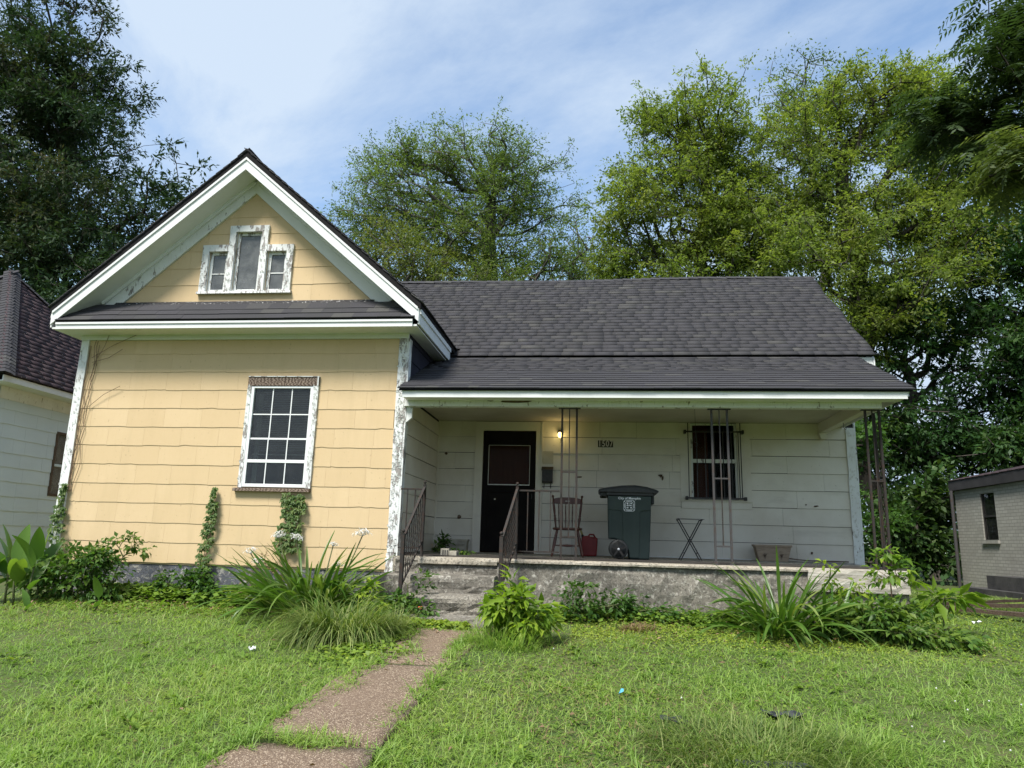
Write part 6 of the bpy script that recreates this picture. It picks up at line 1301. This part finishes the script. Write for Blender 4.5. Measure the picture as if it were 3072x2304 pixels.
strap_plant('strap_leaf_patch', 'low trailing strap leaves between the right clump and the bush', (2.62, 9.0), 42, .22, (.45, .85), 204, bias=(.5, -.1), width=.035)

def fine_clump(name, label, base, n, spread, lng, mat, seed, tr, width=.006, el=(.7, 1.5), cat='plant', group=None, curl=(.8, 2.2), loose=1.0):
    rng = np.random.default_rng(seed); bx, by = base; t = thing(name, label, cat, (bx, by, gz1(bx, by)), group); a = rng.uniform(0, 2*np.pi, n); r_ = spread*rng.uniform(0, 1, n)**.5; x = bx+r_*np.cos(a); y = by+r_*np.sin(a)*.7
    az = a+rng.normal(0, .7*loose, n); V, F = ribbons(np.stack([x, y, gz(x, y)], -1), az, rng.uniform(el[0], el[1], n), rng.uniform(curl[0], curl[1], n), rng.uniform(lng[0], lng[1], n), width*rng.uniform(.7, 1.4, n), 5, lambda q: 1-.9*q**2)
    link('blades', fast_mesh('blades', V, F, mat, np.repeat(np.clip(rng.uniform(tr[0], tr[1], n), 0, 1), 5)), t); return t
fine_clump('lilyturf_mound', 'dense mound of fine olive grass leaves beside the path', (-2.74, 7.98), 1500, .44, (.40, .80), 'grass_olive', 211, (-.25, 1.05), width=.010, curl=(1.2, 3.2), el=(.8, 1.55))
fine_clump('striped_grass', 'pale striped grass tuft at the foot of the left stair railing', (-2.28, 8.35), 300, .10, (.22, .42), 'grass_olive', 212, (.6, 1.0), width=.008, el=(.6, 1.3), curl=(.3, 1.2), loose=.6)
fine_clump('shrub_grass', 'ring of long grass round the foot of the lime green shrub', (-.98, 7.92), 520, .38, (.15, .38), 'grass', 213, (.1, .9), width=.007, curl=(.5, 1.7))
fine_clump('wiry_grass_patch', 'patch of long wiry grass in the right foreground', (1.05, 5.45), 2600, .72, (.10, .32), 'grass_olive', 214, (-.2, 1.0), width=.0062, curl=(.9, 2.8), el=(.5, 1.5))
fine_clump('wiry_grass_patch', 'small tall grass patch right of the dark sheets in the foreground', (1.75, 5.6), 700, .34, (.10, .26), 'grass', 215, (.1, .8), width=.005)
fine_clump('step_fern', 'small dark feathery weed growing on the lower step', (-1.92, 9.10), 240, .09, (.08, .17), 'leaf_shrub', 216, (.0, .4), width=.006, cat='weed')
fine_clump('withered_patch', 'reddish withered weed patch in the lawn by the porch base', (.45, 8.98), 420, .20, (.05, .13), 'dead_grass', 217, (.0, 1), width=.006, cat='weed')
fine_clump('withered_patch', 'withered weed stub at the right edge of the path in the foreground', (-1.37, 4.72), 260, .07, (.04, .10), 'dead_grass', 218, (.3, 1), width=.006, cat='weed')

def bush(name, label, base, lobes, n_cl, per, cr, leaf, mat, seed, tr=(0, 1), cat='bush', stem='stem', trunk_top=.4, tip_r=.003, droop=.25, up=.9, group=None, step=.15, wide=True):
    rng = np.random.default_rng(seed); bx, by = base; z0 = gz1(bx, by); t = thing(name, label, cat, (bx, by, z0), group); C = sample_lobes(lobes, n_cl, rng, .5)
    u = np.linspace(0, 1, 6)[:, None]; trunk = np.array([bx, by, z0-.03]) + (np.array([lobes[0][0], lobes[0][1], z0+trunk_top])-np.array([bx, by, z0-.03]))*u
    N, par, rad = grow(trunk, C, tip_r, rng, step=step, rise=.2); link('stems', skeleton_mesh('stems', N, par, rad, stem, 6, tip_r*3.2, 1.1), t)
    n = len(C)*per; c = np.repeat(C, per, 0); off = rng.normal(0, 1, (n, 3))*np.array([cr, cr, cr*.7])*.6; D = unit(off + rng.normal(0, .4*cr, (n, 3)) + (c-np.array(lobes[0][:3]))*.12); D[:, 2] -= droop
    Nn = unit(rng.normal(0, .4, (n, 3))+np.array([0, -.12, up])); s = rng.uniform(.6, 1.25, n); V, F = leaf_fold(c+off*.8, D, Nn, leaf[0]*s, leaf[1]*s)
    T = np.repeat(np.clip(np.repeat(rng.uniform(tr[0], tr[1], len(C)), per)+rng.normal(0, .08, n), 0, 1), 2); link('foliage', fast_mesh('foliage', V, F, mat, T), t); return t
bush('leafy_bush', 'round green leafy bush against the left corner of the yellow wall', (-6.75, 9.35), [(-7.0, 9.35, .30, .40, .36, .36), (-6.65, 9.38, .28, .32, .3, .32), (-6.75, 9.45, .52, .36, .25, .18), (-7.4, 9.4, .28, .4, .35, .33), (-6.5, 9.35, .06, .22, .25, .16)], 270, 9, .10, (.085, .048), 'leaf_shrub', 221, (0, .85))
bush('trailing_sprig', 'thin leafy sprigs reaching up in front of the yellow wall from the bush', (-6.6, 9.55), [(-6.55, 9.6, .74, .26, .12, .08), (-6.30, 9.6, .62, .20, .1, .08)], 26, 5, .06, (.08, .05), 'leaf_shrub', 222, (.3, 1), tip_r=.0022)
bush('lime_shrub', 'bright lime green young shrub right of the steps', (-.86, 8.10), [(-.92, 8.1, .20, .20, .2, .18), (-.76, 8.1, -.02, .22, .2, .16), (-1.10, 8.05, .12, .17, .18, .10), (-.92, 8.15, .42, .08, .1, .13), (-.62, 8.15, .10, .18, .18, .11)], 85, 10, .09, (.145, .056), 'leaf_lime', 223, (.0, .95))
bush('green_weeds', 'dark green leafy weeds against the porch base right of the lime shrub', (-.1, 9.35), [(-.25, 9.35, .18, .32, .18, .22), (.25, 9.45, .10, .4, .18, .16), (.75, 9.5, .04, .4, .16, .12)], 120, 9, .09, (.09, .036), 'leaf_shrub', 224, (0, .5), cat='weeds')
bush('step_weeds', 'green weeds growing at the left foot of the steps', (-2.32, 9.15), [(-2.35, 9.15, .05, .22, .2, .22), (-2.15, 9.25, .28, .12, .1, .14), (-2.5, 8.9, -.02, .28, .22, .14), (-2.1, 8.95, -.02, .2, .1, .08)], 110, 9, .08, (.075, .045), 'leaf_shrub', 225, (.1, .8), cat='weeds')
bush('yellow_weed', 'yellow green weed beside the broken concrete stub', (-2.78, 8.95), [(-2.8, 8.95, .2, .16, .12, .16), (-2.65, 8.9, .05, .15, .1, .12)], 26, 9, .07, (.09, .04), 'leaf_lime', 226, (.4, 1), cat='weeds')
bush('spreading_shrub', 'wide spreading shrub right of the strap leaved clump', (3.15, 8.95), [(3.05, 8.95, .12, .42, .32, .22), (3.5, 8.85, -.02, .46, .32, .17), (2.75, 9.0, .08, .3, .25, .18), (3.35, 9.0, .20, .3, .2, .12), (3.75, 8.7, -.1, .3, .25, .10)], 240, 9, .10, (.095, .05), 'leaf_shrub', 227, (.3, 1))
bush('tall_sapling', 'slim sapling rising in front of the porch corner column', (3.42, 9.35), [(3.42, 9.35, .78, .14, .12, .16), (3.30, 9.35, .55, .12, .1, .12), (3.58, 9.3, .6, .14, .1, .12)], 22, 7, .07, (.11, .055), 'leaf_lime', 228, (.0, .6), cat='sapling', stem='dry_stem', trunk_top=.75)
bush('small_sapling', 'small pale sapling in front of the timber porch edge', (2.78, 9.4), [(2.74, 9.4, .62, .09, .08, .12), (2.82, 9.4, .40, .15, .1, .14), (3.05, 9.4, .40, .15, .1, .1)], 22, 7, .06, (.085, .04), 'leaf_lime', 229, (.3, 1), cat='sapling', trunk_top=.6)
bush('big_leaf_sprout', 'sprout with long pointed leaves right of the porch end', (3.95, 9.3), [(3.95, 9.3, .35, .20, .15, .10), (4.15, 9.3, .38, .12, .1, .05)], 12, 5, .08, (.24, .085), 'leaf_lime', 230, (.0, .6), cat='sapling', trunk_top=.34)
bush('corner_weed', 'weed and fallen leaves on the porch floor in the corner by the planter', (-2.5, 11.5), [(-2.5, 11.5, .70, .10, .1, .05), (-2.45, 11.6, .80, .10, .08, .14), (-2.05, 10.9, .67, .22, .2, .02)], 30, 7, .05, (.085, .04), 'leaf_shrub', 231, (.1, .8), cat='weeds', trunk_top=.7)
for o in bpy.data.objects:
    if o.name == 'corner_weed': o.location.z = pf(11.5); [setattr(c, 'location', Vector((-o.location.x, -o.location.y, -pf(11.5)))) for c in o.children]
bush('window_weed', 'dried flower stems and thin twigs left of the lily clump', (-4.45, 9.7), [(-4.45, 9.7, .40, .30, .15, .22), (-4.7, 9.7, .2, .2, .12, .2)], 90, 3, .05, (.05, .014), 'dead_grass', 232, (.2, 1), cat='weeds', stem='dry_stem', tip_r=.0024)
bush('base_creeper', 'leafy creeper climbing the dark foundation under the middle vine', (-5.5, 9.72), [(-5.5, 9.8, .20, .26, .1, .24), (-5.2, 9.78, .05, .4, .12, .12), (-5.95, 9.78, .12, .16, .08, .2)], 120, 9, .08, (.075, .05), 'leaf_shrub', 233, (0, .6), cat='creeper')
bush('right_verge_weeds', 'low weeds along the verge right of the porch', (4.6, 11.6), [(4.6, 11.6, .08, .5, .5, .12), (5.3, 12.4, .06, .5, .5, .1), (4.3, 10.6, .06, .3, .4, .12)], 90, 8, .1, (.07, .03), 'leaf_shrub', 234, (.2, .9), cat='weeds')

def canna(name, label, base, stems, seed, group=None, nleaf=5, big=.50):
    rng = np.random.default_rng(seed); bx, by = base; z0 = gz1(bx, by); t = thing(name, label, 'plant', (bx, by, z0), group)
    m = MB(); P = []; az = []; el = []; cu = []; Ln = []
    for (dx, dy, h, lean) in stems:
        f = Vector((bx+dx, by+dy, z0-.02)); top = f+Vector((lean, 0, h)); m.tube([f, (f+top)/2+Vector((lean*.1, 0, 0)), top], [.016, .014, .008], 7)
        for k in range(nleaf):
            q = .35+.65*k/max(1, nleaf-1); p = f+(top-f)*q; P.append(tuple(p)); az.append(rng.uniform(0, 2*math.pi) if k else rng.uniform(-.6, .6)); el.append(.75+.75*q*rng.uniform(.7, 1.05)); cu.append(rng.uniform(.3, 1.3)*(1.25-q*.7)); Ln.append(big*rng.uniform(.7, 1.15)*(.8+.3*q))
    m.build('stalks', 'stem', t, smooth=True); n = len(P)
    V, F = folded(np.array(P), np.array(az), np.array(el), np.array(cu), np.array(Ln), np.array(Ln)*rng.uniform(.30, .38, n), 10, lambda q: max(.03, math.sin(math.pi*min(1, q**.8*.97+.02))**.8 if q > .12 else .10), .22, rng.normal(0, .5, n))
    link('leaves', fast_mesh('leaves', V, F, 'leaf_canna', np.repeat(np.clip(rng.normal(.45, .25, n), 0, 1), 20), smooth=True), t)
canna('canna_plant', 'tall broad leaved canna clump at the left edge of the lawn', (-7.30, 9.0), [(-.05, 0, .54, .05), (-.25, .05, .50, -.06), (-.42, .1, .52, -.02), (-.6, 0, .45, -.1), (-.1, .25, .58, .0)], 241)
canna('canna_sprout', 'lone broad leaf sprout in the bed, the taller of two near the bush', (-6.24, 8.80), [(0, 0, .16, .05)], 242, 'young canna sprouts', 2, .30)
canna('canna_sprout', 'lone broad leaf sprout in the bed, the shorter of two near the bush', (-6.46, 8.88), [(0, 0, .08, -.01)], 243, 'young canna sprouts', 1, .22)
canna('canna_sprout', 'small pale leaf sprout below the middle of the yellow wall', (-5.66, 9.28), [(0, 0, .05, -.02)], 244, 'young canna sprouts', 1, .20)
canna('canna_sprout', 'fallen yellowing canna leaf at the bottom left of the bed', (-7.05, 8.62), [(0, 0, .06, .05)], 245, 'young canna sprouts', 2, .30)

def wall_vine(name, label, pts, width, n, seed, y=FW-.03, leaf=.055, stem=True, tr=(.1, .9), ydir=-1):
    rng = np.random.default_rng(seed); pts = np.array(pts); t = thing(name, label, 'vine', (pts[0][0], y, pts[0][1]))
    u = rng.uniform(0, len(pts)-1.001, n); i = u.astype(int); f = (u-i)[:, None]; c = pts[i]*(1-f)+pts[i+1]*f; wd = np.interp(u, np.arange(len(pts)), width)
    x = c[:, 0]+rng.uniform(-.5, .5, n)*wd; z = c[:, 1]+rng.normal(0, .02, n); P0 = np.stack([x, y-rng.uniform(.005, .06, n), z], -1); parts = []
    ti = rng.uniform(tr[0], tr[1], n)
    for k, a in enumerate((-1.15, -.6, 0, .6, 1.15)):
        D = np.stack([np.sin(a)+rng.normal(0, .25, n), -.35+rng.normal(0, .2, n), -np.cos(a)*.9+rng.normal(0, .2, n)], -1); Nn = unit(np.stack([rng.normal(0, .25, n), -np.ones(n), rng.uniform(.1, .7, n)], -1))
        V, F = leaf_fold(P0, D, Nn, leaf*rng.uniform(.7, 1.25, n)*(1 if abs(a) < 1 else .75), leaf*.46*rng.uniform(.8, 1.2, n)); parts.append((V, F, np.repeat(ti, 2)))
    V, F, T = join(parts); link('leaves', fast_mesh('leaves', V, F, 'leaf_vine', T), t)
    if stem:
        m = MB()
        for s in range(3): m.tube([(p[0]+rng.uniform(-.3, .3)*width[min(j, len(width)-1)]*.6, y+.008, p[1]) for j, p in enumerate(pts)], .004, 5)
        m.build('stems', 'dry_stem', t)
wall_vine('creeper_vine', 'green creeper climbing the left corner board', [(-7.72, .42), (-7.78, .72), (-7.82, 1.0), (-7.80, 1.25), (-7.78, 1.5)], [.26, .24, .20, .13, .04], 150, 251)
wall_vine('creeper_vine', 'slim green creeper climbing the middle of the yellow wall', [(-5.52, .28), (-5.50, .6), (-5.47, .9), (-5.45, 1.2), (-5.45, 1.48)], [.26, .20, .17, .15, .03], 170, 252)
wall_vine('creeper_vine', 'green creeper hanging directly under the front window sill', [(-4.30, .62), (-4.28, .85), (-4.25, 1.1), (-4.25, 1.30), (-4.28, 1.42)], [.40, .36, .34, .34, .30], 300, 253)
wall_vine('creeper_vine', 'loose green sprigs poking out left of the corner board', [(-8.05, 2.12), (-8.0, 2.95), (-7.98, 3.45)], [.12, .16, .18], 16, 254, y=FW+.35, stem=False, leaf=.11)
def dry_vine():
    t = thing('dry_vine', 'brown leafless vine tendrils along the left corner board', 'vine', (-7.72, FW-.02, 1.5)); rng = random.Random(9); m = MB()
    for k in range(5):
        x = -7.74+rng.uniform(-.02, .06); pts = []; z = 1.4
        while z < 3.72: pts.append((x, FW-.018-rng.uniform(0, .006), z)); x += rng.uniform(-.035, .038); x = min(max(x, -7.77), -7.60); z += rng.uniform(.10, .18)
        m.tube(pts, .0045, 4)
    for (a, b, c) in (((-7.70, 3.42), (-7.35, 3.62), (-6.95, 3.80)), ((-7.68, 3.35), (-7.4, 3.42), (-7.2, 3.55)), ((-7.63, 2.66), (-7.40, 2.85), (-7.15, 2.98)), ((-7.66, 3.3), (-7.5, 3.6), (-7.45, 3.78))):
        m.tube([(a[0], FW-.02, a[1]), (b[0], FW-.035, b[1]), (c[0], FW-.036, c[1])], .004, 4)
    m.build('tendrils', 'dry_stem', t)
dry_vine()
t = thing('corner_twig', 'thin dark branch tip poking out under the right porch eave', 'twig', (4.05, 9.9, 2.72)); MB().tube([(3.78, 9.88, 2.74), (4.05, 9.9, 2.73), (4.3, 9.95, 2.66), (4.55, 10.0, 2.66)], [.003, .006, .008, .010], 6).build('stem', 'bark', t)

def clover_flowers():
    rng = np.random.default_rng(260); m = MB()
    for k in range(14):
        x, y = rng.uniform(2.2, 3.4), rng.uniform(5.2, 7.2)
        if k > 10: x, y = rng.uniform(-2.6, 2.0), rng.uniform(4.6, 8)
        m.lathe((x, y, gz1(x, y)+.05), (0, 0, 1), [(0, .002), (.003, .006), (.008, .007), (.012, .004), (.013, .001)], 7)
    o = m.build('clover_flowers', 'petal'); o['kind'] = 'stuff'; o['label'] = 'tiny white clover flowers in the lawn'
clover_flowers()
# ------------------------------------------------------------------ litter, planks, sheets
def crumple(name, label, cat, loc, size, mat, seed, flat=.5, n=5):
    rnd = random.Random(seed); x, y = loc; z = gz1(x, y); t = thing(name, label, cat, (x, y, z)); m = MB(); vs = []
    for i in range(n+1):
        for j in range(n+1): vs.append(((i/n-.5)*size[0]+rnd.uniform(-.1, .1)*size[0], (j/n-.5)*size[1]+rnd.uniform(-.1, .1)*size[1], .01+rnd.uniform(0, flat)*size[2]))
    L(m.add(vs, [(i*(n+1)+j, (i+1)*(n+1)+j, (i+1)*(n+1)+j+1, i*(n+1)+j+1) for i in range(n) for j in range(n)]), 'sheet', mat, t)
crumple('paper_scrap', 'white scrap of paper in the lawn left of the path', 'litter', (-3.45, 7.36), (.06, .05, .06), 'litter', 1, .9, 4)
crumple('paper_scrap', 'white scrap on the ground below the planks at the right', 'litter', (4.78, 10.34), (.10, .08, .05), 'litter', 2, .9, 3)
crumple('blue_wrapper', 'small blue wrapper in the lawn right of the middle', 'litter', (.19, 6.45), (.04, .035, .07), 'litterblue', 3, .9, 2)
crumple('red_wrapper', 'tiny red wrapper among the weeds on the steps', 'litter', (-2.16, 9.17), (.05, .04, .06), 'litterred', 4, .9, 2)
for o in bpy.data.objects:
    if o.name == 'red_wrapper': o.location = (-2.14, 8.98, .0)
for k, (x, y, sx, sy, lb) in enumerate(((.56, 5.95, .22, .16, 'dark sheet scrap in tall grass, the far left of the foreground scraps'), (1.40, 6.15, .30, .14, 'dark sheet scrap in tall grass, the far right of the foreground scraps'), (1.10, 5.22, .55, .12, 'long dark sheet edge in tall grass at the bottom of the picture'), (1.56, 5.55, .22, .14, 'dark sheet scrap in tall grass, right of the long dark edge'))):
    crumple('dark_sheet', lb, 'sheet', (x, y), (sx*.9, sy, .05), 'sheet', 10+k, .7, 5)
def plank(label, a, b, w, th_, seed, zlift=0):
    a, b = Vector(a), Vector(b); c = (a+b)/2; t = thing('rotten_plank', label, 'plank', (c.x, c.y, gz1(c.x, c.y)), 'rotten planks by the verge'); rnd = random.Random(seed); n = 12; d = (b-a).normalized(); s = Vector((-d.y, d.x, 0)).normalized(); vs = []
    for i in range(n+1):
        p = a+(b-a)*i/n; e = [rnd.uniform(-.012, .012) for _ in range(4)]; zz = rnd.uniform(-.004, .004)
        vs += [p-s*(w/2+e[0])+Vector((0, 0, zz)), p+s*(w/2+e[1])+Vector((0, 0, zz)), p+s*(w/2+e[1])+Vector((0, 0, th_+zz+e[2]*.4)), p-s*(w/2+e[0])+Vector((0, 0, th_+zz+e[3]*.4))]
    MB().add(vs, [(4*i+k, 4*i+(k+1) % 4, 4*i+4+(k+1) % 4, 4*i+4+k) for i in range(n) for k in range(4)] + [(3, 2, 1, 0), tuple(4*n+k for k in range(4))]).build('board', 'rotten', t)
plank('long rotten plank lying across the verge right of the porch, nearest', (4.95, 12.2, .04), (5.95, 10.2, .06), .22, .05, 1)
plank('rotten plank lying behind the longest one on the verge', (5.35, 12.5, .06), (6.5, 10.9, .16), .24, .05, 2)
plank('short broken plank at the left end of the plank pile', (4.70, 12.9, .03), (5.15, 12.1, .05), .16, .05, 3)
plank('thin plank leaning on the back of the plank pile', (5.65, 12.9, .05), (6.4, 11.7, .22), .16, .04, 4)
